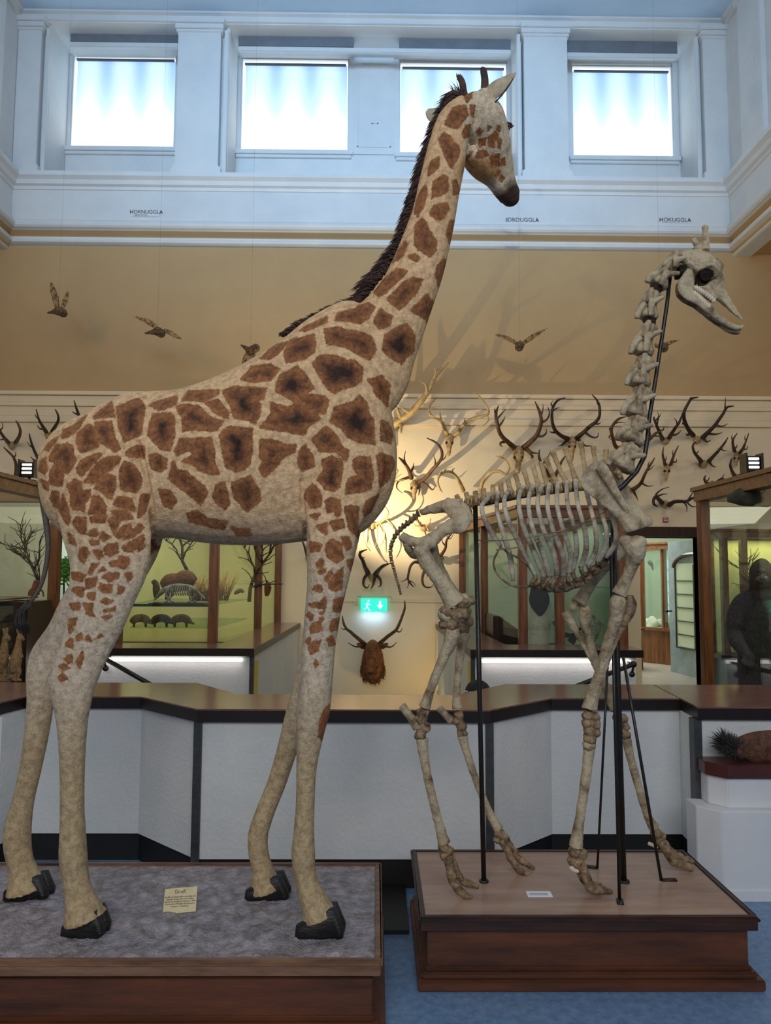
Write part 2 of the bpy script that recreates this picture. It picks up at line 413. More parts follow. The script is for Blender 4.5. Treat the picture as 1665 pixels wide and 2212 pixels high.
M['blind'] = blind_mat(); M['sky_strip'] = emit('sky through glass', (0.9, 0.97, 1.0), 1.6)
M['shade_box'] = mat('grey blind box', (120, 126, 134), (108, 114, 122), 0.6, 3)
wins = [(152, 378, 121, 325, 1), (519, 753, 126, 328, 1), (862, 1097, 130, 331, -1), (1236, 1455, 132, 333, -1)]
for i, (a, b, t, bt, side) in enumerate(wins):
    x0, x1 = xat(a, wy, 230), xat(b, wy, 230); z1, z0 = zw(t), zw(bt)
    fr = 0.02
    win = tag(MB().box((x0, wy+0.03, z0), (x0+fr, wy+0.1, z1)).box((x1-fr, wy+0.03, z0), (x1, wy+0.1, z1)).box((x0, wy+0.03, z1-fr), (x1, wy+0.1, z1)).box((x0, wy+0.03, z0), (x1, wy+0.1, z0+fr)).build('window_%d' % (i+1), M['white_blue'], None, bevel=0.004), kind='structure')
    MB().box((x0, wy+0.12, z0), (x1, wy+0.13, z1)).build('pane', M['sky_strip'], win)
    bt_ = zw(t+11)
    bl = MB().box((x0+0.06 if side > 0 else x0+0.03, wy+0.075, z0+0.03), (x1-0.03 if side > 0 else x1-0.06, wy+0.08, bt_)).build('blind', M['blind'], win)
    MB().tube([(x0+0.05, wy+0.06, bt_), (x1-0.05, wy+0.06, bt_)], 0.022, 8).build('roller', M['shade_box'], win)
    MB().box((x0-0.07, wy-0.08, z0-0.09), (x1+0.07, wy+0.03, z0-0.02)).box((x0-0.05, wy-0.05, z0-0.14), (x1+0.05, wy+0.03, z0-0.09)).build('sill', M['white_blue'], win, bevel=0.006)
# valances and dark blind boxes under the soffit
for k, (a, b, t) in enumerate([(146, 381, 76), (512, 762, 80), (862, 1104, 82), (1226, 1466, 85)]):
    yv = YW + 0.27
    bb = MB().box((xat(a, yv, 230), yv, zat(t+22, yv)), (xat(b, yv, 230), yv+0.15, zat(t-3, yv)))
    struct('trim_%d' % (22+k), bb, M['shade_box'])
for k, (a, b, t) in enumerate([(146, 381, 98), (512, 1104, 103), (1226, 1466, 107)]):
    yv = YW + 0.25
    mb = MB().box((xat(a, yv, 230), yv, zat(t+11, yv)), (xat(b, yv, 230), yv+0.06, zat(t, yv)))
    struct('trim_%d' % (26+k), mb, M['white_blue'], bevel=0.01)
# side walls of the light well above the ledge, with their own pilasters and panels
for s, x, nm in ((-1, xl, 'left'), (1, xr, 'right')):
    mb = MB().box((x+s*0.02, -5, z_ledge_t-0.02), (x+s*0.3, YW+0.02, Z_ceil))
    struct('wall_'+nm, mb, M['white_blue'])
    pl = MB()
    for y in (9.75, 6.6, 3.4):
        pl.box((x-s*0.05, y, z_ledge_t), (x+s*0.05, y+0.62, z(52)))
        pl.box((x-s*0.09, y-0.04, z(60)), (x+s*0.05, y+0.66, z(50))).box((x-s*0.08, y-0.03, z_ledge_t), (x+s*0.05, y+0.65, z(372)))
        for (ya, yb) in ((y-2.3, y-2.24), (y-0.5, y-0.44)):
            pl.box((x-s*0.02, ya, z(360)), (x+s*0.05, yb, z(85)))
        pl.box((x-s*0.02, y-2.3, z(88)), (x+s*0.05, y-0.44, z(80))).box((x-s*0.02, y-2.3, z(366)), (x+s*0.05, y-0.44, z(358)))
    struct('trim_%d' % (30 if s < 0 else 31), pl, M['white_blue'], bevel=0.006)

# ---------------- room beyond the doorway ----------------
struct('floor_beyond', MB().box((1.0, YW+0.0, -0.1), (8.5, 19, 0.004)), M['parquet'])
M['far_wall'] = mat('pale green far wall', (214, 224, 200), (204, 214, 190), 0.8, 2)
struct('wall_beyond', MB().box((2, 18.6, 0), (9, 18.8, 4)).box((8.3, YW+0.35, 0), (8.5, 18.7, 4)).box((2.2, YW+0.35, 0), (2.4, 18.7, 4)), M['far_wall'])
struct('ceiling_beyond', MB().box((2, YW+0.35, 3.6), (8.6, 18.8, 3.75)), M['far_wall'])
area('lamp_beyond', (4.6, 14.5, 3.4), (5.0, 15.2, 0), 2.5, 2.5, 260, (0.95, 1.0, 0.92))
# open door leaf with tall arched glass light
Yd = 12.2
xa, xb = xat(1484, Yd, 1300), xat(1512, Yd, 1300)
dz = zat(1163, Yd)
M['door_paint'] = mat('grey blue door paint', (158, 170, 178), (136, 148, 156), 0.45, 5)
dr = tag(MB().bar((xb+0.06, YW+0.36, dz/2), (xa+0.02, Yd+0.75, dz/2), 0.05, dz).build('door_1', M['door_paint']), kind='structure')
d0 = Vector((xb+0.03, YW+0.40, 0)); d1 = Vector((xa, Yd+0.72, 0)); dd = (d1-d0)
arch = MB()
pts = []
for i in range(13):
    a = PI*i/12; pts.append(d0 + dd*(0.5+0.36*math.cos(a)) + Vector((-0.045, 0, dz*0.80 + 0.22*math.sin(a))))
arch.tube(pts, 0.035, 6)
MB().bar(d0+dd*0.16+Vector((-0.02, 0, dz*0.52)), d0+dd*0.84+Vector((-0.02, 0, dz*0.52)), 0.03, dz*0.62).build('door_panel', M['sky_strip'] if False else M['far_wall'], dr)
arch.build('arch_moulding', M['darkwood'], dr)
mu = MB()
for f in (0.16, 0.5, 0.84): mu.bar(d0+dd*f+Vector((-0.045, 0, dz*0.2)), d0+dd*f+Vector((-0.045, 0, dz*0.82)), 0.02)
for q in range(6): mu.bar(d0+dd*0.16+Vector((-0.045, 0, dz*(0.2+0.1*q))), d0+dd*0.84+Vector((-0.045, 0, dz*(0.2+0.1*q))), 0.016)
mu.build('glazing_bars', M['greymetal'], dr)
MB().tube([d0+dd*0.93+Vector((-0.03, 0, 1.05)), d0+dd*0.93+Vector((-0.1, 0, 1.05))], 0.014, 8).ball(d0+dd*0.93+Vector((-0.12, 0, 1.05)), 0.03).build('door_handle', M['blackmetal'], dr, True)

# ---------------- counters round the stairwell ----------------
CZ = 0.95; CT = 0.065
def seg_z(py): return (py)
Ym, Yb = 4.09, 4.48
x_ = lambda px, Y: xat(px, Y, 1530)
front = [(x_(-260, 4.28), 4.28), (x_(0, 4.28), 4.28), (x_(55, Yb), Yb), (x_(303, Yb), Yb), (x_(427, Ym), Ym), (x_(1058, Ym), Ym), (x_(1192, Yb), Yb), (x_(1470, Yb), Yb), (x_(1506, 4.20), 4.20), (x_(1900, 4.20), 4.20)]
back = [(x_(1900, 5.03), 5.03), (x_(1091, 5.03), 5.03), (x_(985, 4.58), 4.58), (x_(512, 4.58), 4.58), (x_(425, 5.03), 5.03), (x_(-260, 5.03), 5.03)]
def offs(poly, d):
    return [(x, y+d) for x, y in poly]
def counter(name, fr, bk, label):
    root = empty(name, (fr[1][0], fr[1][1], 0), label, 'counter')
    poly = fr + bk
    MB().prism(offs(fr, 0.03) + bk, 0.158, CZ-CT).build('counter_body', M['counter_wall'], root)
    MB().prism(offs(fr, 0.05) + bk, 0.0, 0.158).build('skirting', M['black_kick'], root)
    MB().prism(poly, CZ-CT, CZ-0.004).build('worktop_edge', M['edge'], root)
    MB().prism(offs(fr, 0.004)+bk, CZ-0.004, CZ+0.004).build('worktop', M['worktop'], root)
    return root
cr_ = counter('stairwell_counter', front, back, 'long zigzag white counter with glossy dark red top and black skirting behind both giraffes')
for (px, yy) in ((427, Ym), (1058, Ym), (1508, 4.20)):
    X = x_(px, yy)
    MB().box((X-0.022, yy+0.012, 0.0), (X+0.022, yy+0.08, CZ-CT)).build('joint_strip', M['greymetal'], cr_)
# thin worktop seams
sm = MB()
for px, a, b in ((1390, 4.24, 4.70),):
    sm.bar((x_(1414, 5.0), 5.0, CZ+0.0045), (x_(1500, 4.24), 4.24, CZ+0.0045), 0.006, 0.002)
sm.build('worktop_seam', M['edge'], cr_)
# low black plinth at the foot of the counter between the pedestals
struct('baseboard_front', MB().box((xat(826, 3.6, 2000), 3.63, 0), (xat(884, 3.6, 2000), 4.13, 0.02)), M['black_kick'])

# far parapets with light strips
M['led'] = emit('led strip', (1.0, 0.93, 0.86), 2.2)
def parapet(side):
    s = -1 if side == 'left' else 1
    Y0 = 7.25; Y1 = 7.76
    xi = xat(549 if s < 0 else 1016, Y0, 1403)
    xo = xat(150, Y0) if s < 0 else xat(1386, Y0)
    xi2 = xat(648 if s < 0 else 940, YW-0.02, 1341)
    root = empty('stair_parapet', (xi, Y0, 0), 'dark topped white stair parapet with glowing light strip, %s of the stag head' % side, 'parapet')
    poly = [(xo, Y0), (xi, Y0), (xi2, YW-0.01), (xi2+s*0.40, YW-0.01), (xi+s*0.42, Y1), (xo, Y1)]
    if s > 0: poly = poly[::-1]
    MB().prism(poly, CZ-0.07, CZ).build('worktop', M['edge'], root)
    MB().prism([(a+(0 if abs(a-xo) < 1e-6 else s*0.004), b+0.004) for a, b in poly], CZ, CZ+0.004).build('worktop_surface', M['worktop'], root)
    q = [(xo-s*0.06, Y0+0.06), (xi+s*0.03, Y0+0.06), (xi2+s*0.03, YW-0.01), (xi2+s*0.3, YW-0.01), (xi+s*0.3, Y1-0.1), (xo-s*0.06, Y1-0.1)]
    if s > 0: q = q[::-1]
    MB().prism(q, -1.6, CZ-0.07).build('parapet_wall', M['counter_wall'], root)
    a, b = sorted((xi+s*0.12, xo-s*0.12))
    MB().box((a, Y0+0.02, CZ-0.125), (b, Y0+0.055, CZ-0.095)).build('light_strip', M['led'], root)
    MB().box((xi+s*0.01, Y0+0.04, 0), (xi+s*0.05, Y0+0.10, CZ-0.07)).build('corner_strip', M['greymetal'], root)
    l = area('strip_glow', ((a+b)/2, Y0+0.01, CZ-0.14), ((a+b)/2, Y0+0.05, 0.3), b-a, 0.03, 0.45, (1.0, 0.86, 0.84))
    sgn = tag(MB().add([Vector((xi+s*.03-s*.006*j, 0, 0))+Vector((( xi2-xi)*f, Y0+(YW-Y0)*f+.06, zz)) for j in (0, 1) for f, zz in ((.03, .46), (.09, .46), (.09, .80), (.03, .80))], [(3,2,1,0),(4,5,6,7),(0,1,5,4),(1,2,6,5),(2,3,7,6),(3,0,4,7)]).build('notice_board', M['yellow_sign']), 'narrow yellow notice on the inner side of the %s stair parapet' % side, 'sign')
    return root
M['yellow_sign'] = mat('yellow notice', (214, 190, 60), (200, 176, 52), .5, 5)
parapet('left'); parapet('right')
# handrails going down into the stairwell
def handrail(pts, label):
    root = empty('handrail', P(*pts[0]), label, 'handrail', None)
    MB().tube([P(*q) for q in pts[:2]], 0.022, 8).build('rail', M['blackmetal'], root, True)
    a = P(*pts[0])
    mb = MB().tube([a, a+Vector((0, 0.02, -0.05)), a+Vector((0, 0.05, -0.09))], 0.012, 8); mb.ball(a+Vector((0, 0.05, -0.10)), 0.03)
    mb.ball(a, 0.032); mb.tube([a, Vector((a.x, 7.33, a.z))], 0.012, 8)
    mb.build('bracket', M['blackmetal'], root, True)
handrail([(225, 1422, 7.15), (345, 1490, 6.6)], 'dark iron handrail sloping down behind the left hind legs of the stuffed giraffe')
handrail([(1368, 1435, 7.1), (1225, 1490, 6.6)], 'dark iron handrail sloping down behind the forelegs of the skeleton')
# inner stairwell wall and lower part of the back wall are one plane; a pale chase column on it
struct('trim_32', MB().box((xat(941, YW-0.1), YW-0.10, 0), (xat(1010, YW-0.1), YW, CZ+0.02)), M['wall'])
spot('stair_lamp', (0.9, 9.9, -0.3), (0.35, 10.9, 0.9), 42, (1.0, 0.70, 0.24), 120, 1.0, 0.15)
# ---------------- pedestals ----------------
def pedestal(name, x0, x1, y0, y1, zt, label, top_mat, soil=False):
    root = empty(name, ((x0+x1)/2, (y0+y1)/2, 0), label, 'pedestal')
    b = MB().box((x0+0.03, y0+0.03, 0.0), (x1-0.03, y1-0.03, zt-(0.07 if soil else 0.03)))
    b.build('panel_box', M['plinth_wood'], root, bevel=0.004)
    m = MB().box((x0-0.01, y0-0.01, 0), (x1+0.02, y1+0.01, 0.045)).box((x0+0.005, y0+0.005, 0.045), (x1-0.005, y1-0.005, 0.07)).box((x0+0.018, y0+0.018, 0.07), (x1-0.018, y1-0.018, 0.085))
    m.build('base_moulding', M['plinth_wood'], root, bevel=0.006)
    t = 0.022
    r = MB().box((x0, y0, zt-0.05), (x1, y0+t, zt+0.006)).box((x0, y1-t, zt-0.05), (x1, y1, zt+0.006)).box((x0, y0+t, zt-0.05), (x0+t, y1-t, zt+0.006)).box((x1-t, y0+t, zt-0.05), (x1, y1-t, zt+0.006))
    r.box((x0-0.008, y0-0.008, zt-0.012), (x0+0.004, y1+0.008, zt)).box((x1-0.004, y0-0.008, zt-0.012), (x1+0.008, y1+0.008, zt)).box((x0, y0-0.008, zt-0.012), (x1, y0+0.004, zt))
    r.build('top_rim', M['rim_wood'], root, bevel=0.003)
    if not soil:
        MB().box((x0+t, y0+t, zt-0.04), (x1-t, y1-t, zt)).build('top_board', top_mat, root)
    return root
M['rim_wood'] = mat('pale worn rim wood', (134, 100, 76), (86, 54, 36), 0.45, 5, 0.1, 40, stretch=(0.6, 4, 4))
M['rim_dark'] = mat('dark rim wood', (66, 38, 26), (36, 20, 14), 0.35, 5, 0.1, 40, stretch=(0.6, 4, 4))
ZT = 0.285
gx1 = xat(822, 2.82, 2080)
ped_g = pedestal('giraffe_pedestal', -1.85, gx1, 2.815, 3.73, ZT, 'low mahogany pedestal topped with grey rough soil, carrying the stuffed giraffe', None, True)
M['soil'] = mat('grey soil mix', (172, 166, 176), (104, 96, 94), 0.4, 20, 1.0, 90, lo=0.3, hi=0.68, detail=12)
# soil surface mesh with relief and a footprint
nx, ny = 150, 80
vs = []; fs = []
hx0, hx1, hy0, hy1 = -1.83, gx1-0.02, 2.835, 3.71
fp = PZ(365, 2012, ZT)
for j in range(ny+1):
    for i in range(nx+1):
        x = hx0+(hx1-hx0)*i/nx; y = hy0+(hy1-hy0)*j/ny
        h = 0.014*noise.noise(Vector((x*6, y*6, 0)))+0.009*noise.noise(Vector((x*22, y*22, 3)))+0.005*noise.noise(Vector((x*60, y*60, 5)))
        ex, ey = (x-fp.x)/0.095, (y-fp.y)/0.06
        r = math.hypot(ex, ey)
        if r < 1.5: h += -0.03*max(0, 1-r)**0.5 if r < 1 else 0.008*math.sin((r-1)*2*PI)
        e = min(x-hx0, hx1-x, y-hy0, hy1-y)
        h *= min(1, e/0.04)
        vs.append((x, y, ZT-0.004+h))
for j in range(ny):
    for i in range(nx):
        a = j*(nx+1)+i; fs.append((a, a+1, a+nx+2, a+nx+1))
n0 = len(vs); vs += [(hx0, hy0, ZT-0.05), (hx1, hy0, ZT-0.05), (hx1, hy1, ZT-0.05), (hx0, hy1, ZT-0.05)]; fs.append((n0+3, n0+2, n0+1, n0))
me = bpy.data.meshes.new('soil'); me.from_pydata(vs, [], fs); link('soil_surface', me, M['soil'], ped_g, True)
# card with text lines standing on the soil
def text_obj(name, body, size, loc, rot, m, parent=None, extrude=0.0004, align='CENTER', font_scale=1):
    cu = bpy.data.curves.new(name, 'FONT'); cu.resolution_u = 3; cu.body = body; cu.size = size; cu.extrude = extrude; cu.align_x = align; cu.space_line = 1.0
    o = bpy.data.objects.new('t', cu); TS.collection.objects.link(o)
    with bpy.context.temp_override(scene=TS, view_layer=TS.view_layers[0]):
        dg = bpy.context.evaluated_depsgraph_get(); dg.update(); me = bpy.data.meshes.new_from_object(o.evaluated_get(dg))
    bpy.data.objects.remove(o, do_unlink=True)
    R = Matrix.Translation(Vector(loc)) @ rot.to_4x4()
    me.transform(R)
    return link(name, me, m, parent)
from mathutils import Euler
c0 = Vector((PZ(387, 1973, ZT).x, PZ(387, 1973, ZT).y, ZT-.002)); cw = 0.068; ch = 0.095
lean = Euler((math.radians(68), math.radians(-3), 0)).to_matrix()
def cardpt(u, v, d=0): return c0 + lean @ Vector((u, v, d))
cb = MB(); cb.add([cardpt(u, v, d) for d in (-0.002, 0) for u, v in ((-cw, 0), (cw, 0.006), (cw, ch+0.004), (-cw+0.002, ch))], [(3,2,1,0),(4,5,6,7),(0,1,5,4),(1,2,6,5),(2,3,7,6),(3,0,4,7)])
card = tag(cb.build('information_card', M['paper']), 'small yellowed card with black text standing on the grey soil', 'card')
text_obj('lettering', 'Giraff.', 0.020, cardpt(0, ch-0.019, 0.0006), lean, M['ink'], card)
text_obj('lettering', 'Giraffa camelopardalis reticulata Lin.\nNairobi, Kenya. Brit. Ost-Afrika.\nSkänkt av Göteborgs Museum 1908.\nMonterad av Museets konservator\nMuseum i Göteborg', 0.0088, cardpt(0, ch-0.034, 0.0006), lean, M['ink'], card)

# ---------------- the stuffed giraffe ----------------
GY = 3.215
gir = empty('stuffed_giraffe', (P(440, 1980, GY).x, GY, ZT), 'stuffed giraffe with brown patches, standing with its head turned away', 'giraffe')
mb = MB()
# trunk: vertical sections (px, top, bottom, half width in metres)
trunk = [(92,985,1050,.05),(110,940,1110,.12),(140,915,1150,.17),(180,895,1170,.20),(230,868,1180,.215),(280,849,1170,.22),(330,846,1165,.225),(380,843,1163,.24),(430,829,1171,.25),(490,805,1177,.255),(550,773,1178,.25),(600,742,1176,.24),(650,700,1171,.225),(700,668,1166,.21),(745,650,1162,.20),(785,665,1150,.185),(815,740,1120,.165),(838,850,1085,.13),(852,930,1045,.09),(857,970,1010,.04)]
rr = cat_rom(trunk, 4); seg = 28; vs = []; fs = []
for (px, t, b, w) in rr:
    a = P(px, t, GY); c = P(px, b, GY); m_ = (a+c)/2; h = (a.z-c.z)/2
    for k in range(seg):
        q = 2*PI*k/seg; cq, sq = math.cos(q), math.sin(q)
        e = 0.86
        yy = math.copysign(abs(cq)**e, cq)*w
        top = 0.72 + 0.28*min(1, max(0, (1-sq)))   # narrower ridge along the back
        yy *= top if sq > 0 else 1
        vs.append((m_.x, GY+yy, m_.z+h*math.copysign(abs(sq)**0.95, sq)))
n = len(rr)
for i in range(n-1):
    for k in range(seg):
        k2 = (k+1) % seg; fs.append((i*seg+k, (i+1)*seg+k, (i+1)*seg+k2, i*seg+k2))
fs.append(tuple(range(seg))); fs.append(tuple(range(n*seg-1, (n-1)*seg-1, -1)))
mb.add(vs, fs)
# neck (px,py,r,Y,depth ratio)
neck = [(735,900,60,GY,.8),(760,845,100,GY,.55),(785,795,106,GY,.58),(808,752,98,GY,.64),(840,704,82,GY,.70),(872,650,66,GY,.78),(898,590,60,GY,.82),(918,530,55,GY,.86),(935,470,50,GY,.9),(947,410,48,GY,.95),(958,360,47,GY,1),(968,310,44,GY+.01,1),(985,265,42,GY+.02,1),(1010,238,36,GY+.03,1)]
ptube(mb, neck, seg=24, sub=5)
# head: from cranium to muzzle, turned away from the viewer
head = [(1000,240,22,GY+.00,1.1),(1020,240,40,GY+.02,1.2),(1040,258,50,GY+.05,1.1),(1054,290,47,GY+.09,1.0),(1062,325,46,GY+.13,.9),(1074,355,38,GY+.17,.8),(1084,382,30,GY+.21,.85),(1094,405,24,GY+.25,1.0),(1101,422,23,GY+.275,1.05),(1104,436,14,GY+.29,1)]
ptube(mb, head, seg=24, sub=5)
# jaw
ptube(mb, [(1014,318,16,GY+.06,1.8),(1020,342,20,GY+.08,1.8),(1040,368,19,GY+.12,1.6),(1064,392,14,GY+.18,1.4),(1084,418,14,GY+.24,1.4),(1092,434,11,GY+.27,1.3)], seg=14, sub=4)
# brow bump, nose, nostril lips
mb.ball(P(1072, 262, GY+.12), (0.045, 0.06, 0.05)); mb.ball(P(1044, 215, GY+.05), (0.05, 0.07, 0.035))
mb.ball(P(1102, 428, GY+.275), (0.046, 0.046, 0.040))
# near front leg
NF, FF = 3.061, 3.374
def leg(rows, Y):
    ptube(mb, [(r[0], r[1], r[2], r[3] if len(r) > 3 else Y, r[4] if len(r) > 4 else 1.0) for r in rows], seg=18, sub=4)
leg([(762,890,60,GY-.10,.55),(745,980,92,GY-.12,.42),(728,1060,88,GY-.13,.42),(716,1130,62,GY-.14,.6),(714,1190,53,GY-.15,.75),(707,1260,44,GY-.155,.85),(696,1330,38,GY-.16,.9),(688,1400,36,3.064,.95),(683,1470,35,3.061,1),(677,1530,36,3.061,1),(669,1590,29,3.061,.95),(662,1660,21.5,3.061,.95),(659,1740,20,3.061,.95),(656,1800,22,3.061,1),(655,1845,25,3.061,1.05),(658,1885,23,3.061,1),(668,1925,25,3.058,1),(682,1958,31,3.053,1.05),(690,1982,38,3.05,1.0)], NF)
leg([(740,1080,55,GY+.12,.6),(720,1200,46,GY+.15,.8),(702,1300,38,GY+.17,.9),(688,1400,34,FF-.02,.95),(664,1480,31,FF,1),(642,1550,27,FF,1),(620,1620,22,FF,.95),(598,1690,20,FF,.95),(574,1750,20,FF,1),(558,1800,21,FF,1.05),(558,1840,21,FF,1.05),(566,1875,22,FF,1),(572,1905,30,FF,1),(576,1922,36,FF,1)], FF)
# near hind leg
leg([(200,930,70,GY-.10,.5),(208,1010,106,GY-.125,.44),(224,1090,102,GY-.14,.44),(236,1160,98,GY-.14,.42),(236,1220,86,GY-.135,.45),(222,1280,73,GY-.145,.5),(208,1335,63,GY-.15,.55),(190,1385,55,3.064,.6),(172,1430,51,3.061,.62),(158,1470,50,3.058,.62),(156,1510,42,3.058,.7),(156,1560,32,3.058,.85),(156,1640,26,3.058,.95),(156,1740,24,3.058,1),(157,1800,26,3.058,1.05),(158,1850,28,3.058,1.05),(163,1890,26,3.058,1),(170,1930,28,3.053,1),(178,1962,36,3.05,1.05),(184,1984,44,3.05,1.0)], 3.058)
leg([(290,1120,70,GY+.10,.5),(275,1180,68,GY+.12,.5),(235,1250,62,GY+.14,.55),(180,1310,50,3.33,.6),(140,1370,40,3.36,.65),(106,1420,40,3.374,.65),(92,1460,34,3.374,.75),(88,1510,28,3.374,.9),(80,1580,25,3.374,.95),(66,1660,22,3.374,1),(50,1730,22,3.374,1),(38,1790,27,3.374,1.05),(38,1830,27,3.374,1),(46,1870,26,3.374,1),(54,1900,34,3.374,1),(58,1922,42,3.374,1)], FF)
# hock point and knees
mb.ball(P(124, 1472, 3.058), (0.036, 0.036, 0.05)); mb.ball(P(76, 1448, 3.374), (0.035, 0.035, 0.05))
# flank fold, elbow, tail root
ptube(mb, [(320,1040,30,GY-.02,3.2),(335,1110,26,GY-.02,3.5),(340,1150,14,GY-.0,4)], seg=14, sub=3)
ptube(mb, [(110,960,14,GY,1),(94,985,11,GY-.01,1),(88,1020,8,GY-.03,1),(90,1070,6.5,GY-.04,1)], seg=10, sub=3)
body = remesh(mb, 0.0065, 4, 0.5)
for v in body.vertices: v.co.z = max(v.co.z, ZT+.006)

# --- coat pattern: traced patches as signed distance, stored per vertex
def polys(ox, oy, s, txt):
    out = []
    for ln in txt.strip().split('\n'):
        v = list(map(float, ln.replace(',', ' ').split()))
        out.append([(ox+v[i]/s, oy+v[i+1]/s) for i in range(0, len(v)-1, 2)])
    return out
PT = polys(60, 820, 5.53, '''410 700 430 610 560 540 700 430 600 590 480 690
580 740 600 640 720 540 770 560 790 660 850 700 840 800 640 870 610 830
810 520 1000 500 1020 650 1100 830 1040 860 860 740 860 700 810 640
1060 330 1330 220 1400 320 1350 660 1220 710 1150 740 1090 560
790 440 860 360 1000 280 1040 440 800 460
260 940 340 770 410 790 470 750 530 800 540 900 580 940 500 1100 470 1130 370 1000 260 970
265 1110 330 1010 400 1040 420 1150 400 1270 260 1240
590 1060 640 960 850 880 880 890 740 1060 640 1150 600 1120
690 1220 760 1070 900 950 980 920 1100 930 1090 990 860 1160 770 1240
810 1290 840 1200 940 1140 1040 1160 1050 1300 1000 1430 940 1400 900 1340
1100 1090 1150 980 1240 1010 1350 1130 1350 1290 1290 1350 1110 1310
1170 870 1300 790 1390 800 1390 930 1190 910
470 1260 560 1180 640 1230 650 1330 740 1320 740 1400 680 1480 680 1600 620 1550 550 1560 520 1500 510 1360
730 1600 780 1390 850 1400 940 1510 920 1600
1020 1490 1080 1400 1240 1420 1270 1560 1160 1550
1000 1570 1100 1560 1180 1570 1260 1660 1110 1680
1320 1660 1350 1380 1450 1370 1400 1600
270 1420 300 1340 370 1350 370 1520 310 1510
380 1560 420 1370 510 1650 480 1730
540 1700 570 1640 690 1660 690 1780 690 1850 630 1840 550 1740
760 1640 900 1610 930 1640 910 1710 760 1700
970 1690 1020 1650 1100 1700 1030 1850
1050 1880 1110 1770 1240 1720 1230 1790 1110 1890
1140 1910 1330 1720 1380 1770 1260 1880
730 1850 760 1790 810 1790 840 1840 810 1880
860 1880 900 1820 990 1880 910 1930
750 1930 850 1920 850 1970 770 1980
910 2020 960 1970 1060 1960 1080 2060 990 2110 930 2070
1130 2010 1230 1940 1380 1870 1390 1920 1250 2050 1160 2050
780 2040 870 2040 900 2110 850 2150
620 2010 700 2020 720 2080 670 2200 620 2120
480 1830 560 1920 580 1990 500 1940
210 840 250 760 350 690 330 750 240 850
130 1080 150 980 210 930 230 1090 200 1130
150 1190 240 1230 240 1320 200 1290
1310 2010 1380 1950 1400 1990 1320 2060''')
PT += polys(300, 780, 4.625, '''110 640 140 530 320 520 360 600 350 760 300 900 220 880 90 740
100 440 380 350 370 430 200 490
370 450 480 430 600 450 700 560 840 600 780 680 720 700 560 680 440 700 430 560
430 390 500 300 800 290 780 340 640 400
670 420 790 380 890 500 890 570 820 550 740 490
840 300 940 260 1280 270 1240 380 1160 390 1220 430 1200 550 1160 620 1100 590 960 560 900 430
1020 180 1130 60 1320 30 1400 80 1330 190 1140 210
380 940 360 900 410 780 720 770 750 900 760 1030 800 1130 700 1130 600 1090 570 1050 440 1000 550 930 500 890
800 750 890 650 1130 680 1130 900 1110 1020 1060 1080 960 1100 860 1060 840 890
1215 790 1330 790 1450 830 1570 840 1560 900 1440 960 1340 1090 1250 1150 1200 1080 1240 1000 1210 960
300 1170 340 1000 380 1080 470 1100 560 1180 650 1250 680 1330 620 1440 500 1330 400 1260
100 940 180 920 280 980 270 1060 220 1110 130 1080
200 1280 300 1290 370 1400 330 1480 250 1440
780 1240 850 1210 880 1330 910 1420 860 1480 770 1420 740 1340
920 1220 1110 1150 1200 1290 1210 1400 1080 1500 960 1380
480 1520 600 1500 700 1580 880 1600 850 1680 700 1650 500 1600
920 1660 1100 1680 1130 1740 980 1740''')
PT += polys(560, 600, 4.897, '''180 1140 220 1030 400 940 470 1000 570 1170 480 1230 580 1240 700 1260 730 1300 690 1440 600 1430 540 1400 400 1320 180 1200
560 900 640 830 780 820 900 860 1000 880 1100 960 1080 1090 1000 1150 880 1170 800 1220 740 1190 650 1060
260 790 330 660 570 600 600 680 580 790 480 860 280 900
0 850 20 850 160 710 300 680 200 800 100 860
420 560 560 480 720 410 710 470 480 560
690 540 830 530 960 560 1060 570 1180 620 1230 760 1170 860 1090 830 960 760 830 710 710 700
800 450 830 380 980 340 1150 260 1220 310 1140 440 1060 480 950 460
1210 480 1280 330 1400 410 1370 510 1270 540
1310 760 1330 600 1430 540 1560 480 1640 620 1640 760 1500 910 1380 840
20 1580 130 1440 120 1320 300 1380 400 1330 600 1440 640 1500 520 1560 480 1660 350 1640 250 1620
750 1520 800 1370 1000 1310 1060 1240 1140 1330 1150 1440 1210 1500 1210 1700 1220 1760 1060 1740 930 1690 880 1600
1150 1080 1290 1040 1380 1140 1350 1360 1290 1280 1230 1240 1200 1150
1290 1510 1360 1540 1410 1680 1380 1750 1290 1720
560 1720 640 1620 710 1580 830 1690 880 1800 940 1830 920 1930 820 1850 640 1830''')
PT += polys(600, 900, 5.53, '''520 520 640 470 760 520 770 640 740 840 690 890 570 860 480 760 500 690 550 630
900 530 960 480 1100 480 1130 640 1120 860 1000 900 810 920 820 830 850 740 980 700 900 620
1180 470 1240 430 1360 490 1390 560 1330 740 1230 830 1200 600
320 960 340 870 410 810 480 860 520 950 510 1060 400 1090
570 1000 640 970 740 990 750 1130 730 1190 680 1170 670 1120 600 1150
800 1080 870 1060 960 1080 950 1420 900 1390 850 1330
1020 1130 1060 1010 1200 940 1100 1150 1040 1190
630 1260 780 1230 790 1310 680 1360
470 1310 580 1270 580 1410 530 1380
380 1180 500 1160 460 1230
760 1440 850 1440 880 1570 820 1590
590 1500 660 1460 760 1530 780 1700 700 1740 600 1680 570 1590
390 1500 520 1530 500 1610 400 1610
460 1760 510 1690 550 1730 530 1800 480 1800
490 1850 570 1810 560 1860 500 1870
560 1940 640 1830 650 1870 590 1970
610 1980 700 1870 770 1810 760 1960 760 2060 680 2080 620 2040
420 2060 470 2010 520 2030 510 2090
830 1720 930 1700 900 1850 870 1840
260 420 320 330 400 450 440 590 300 650 240 560''')
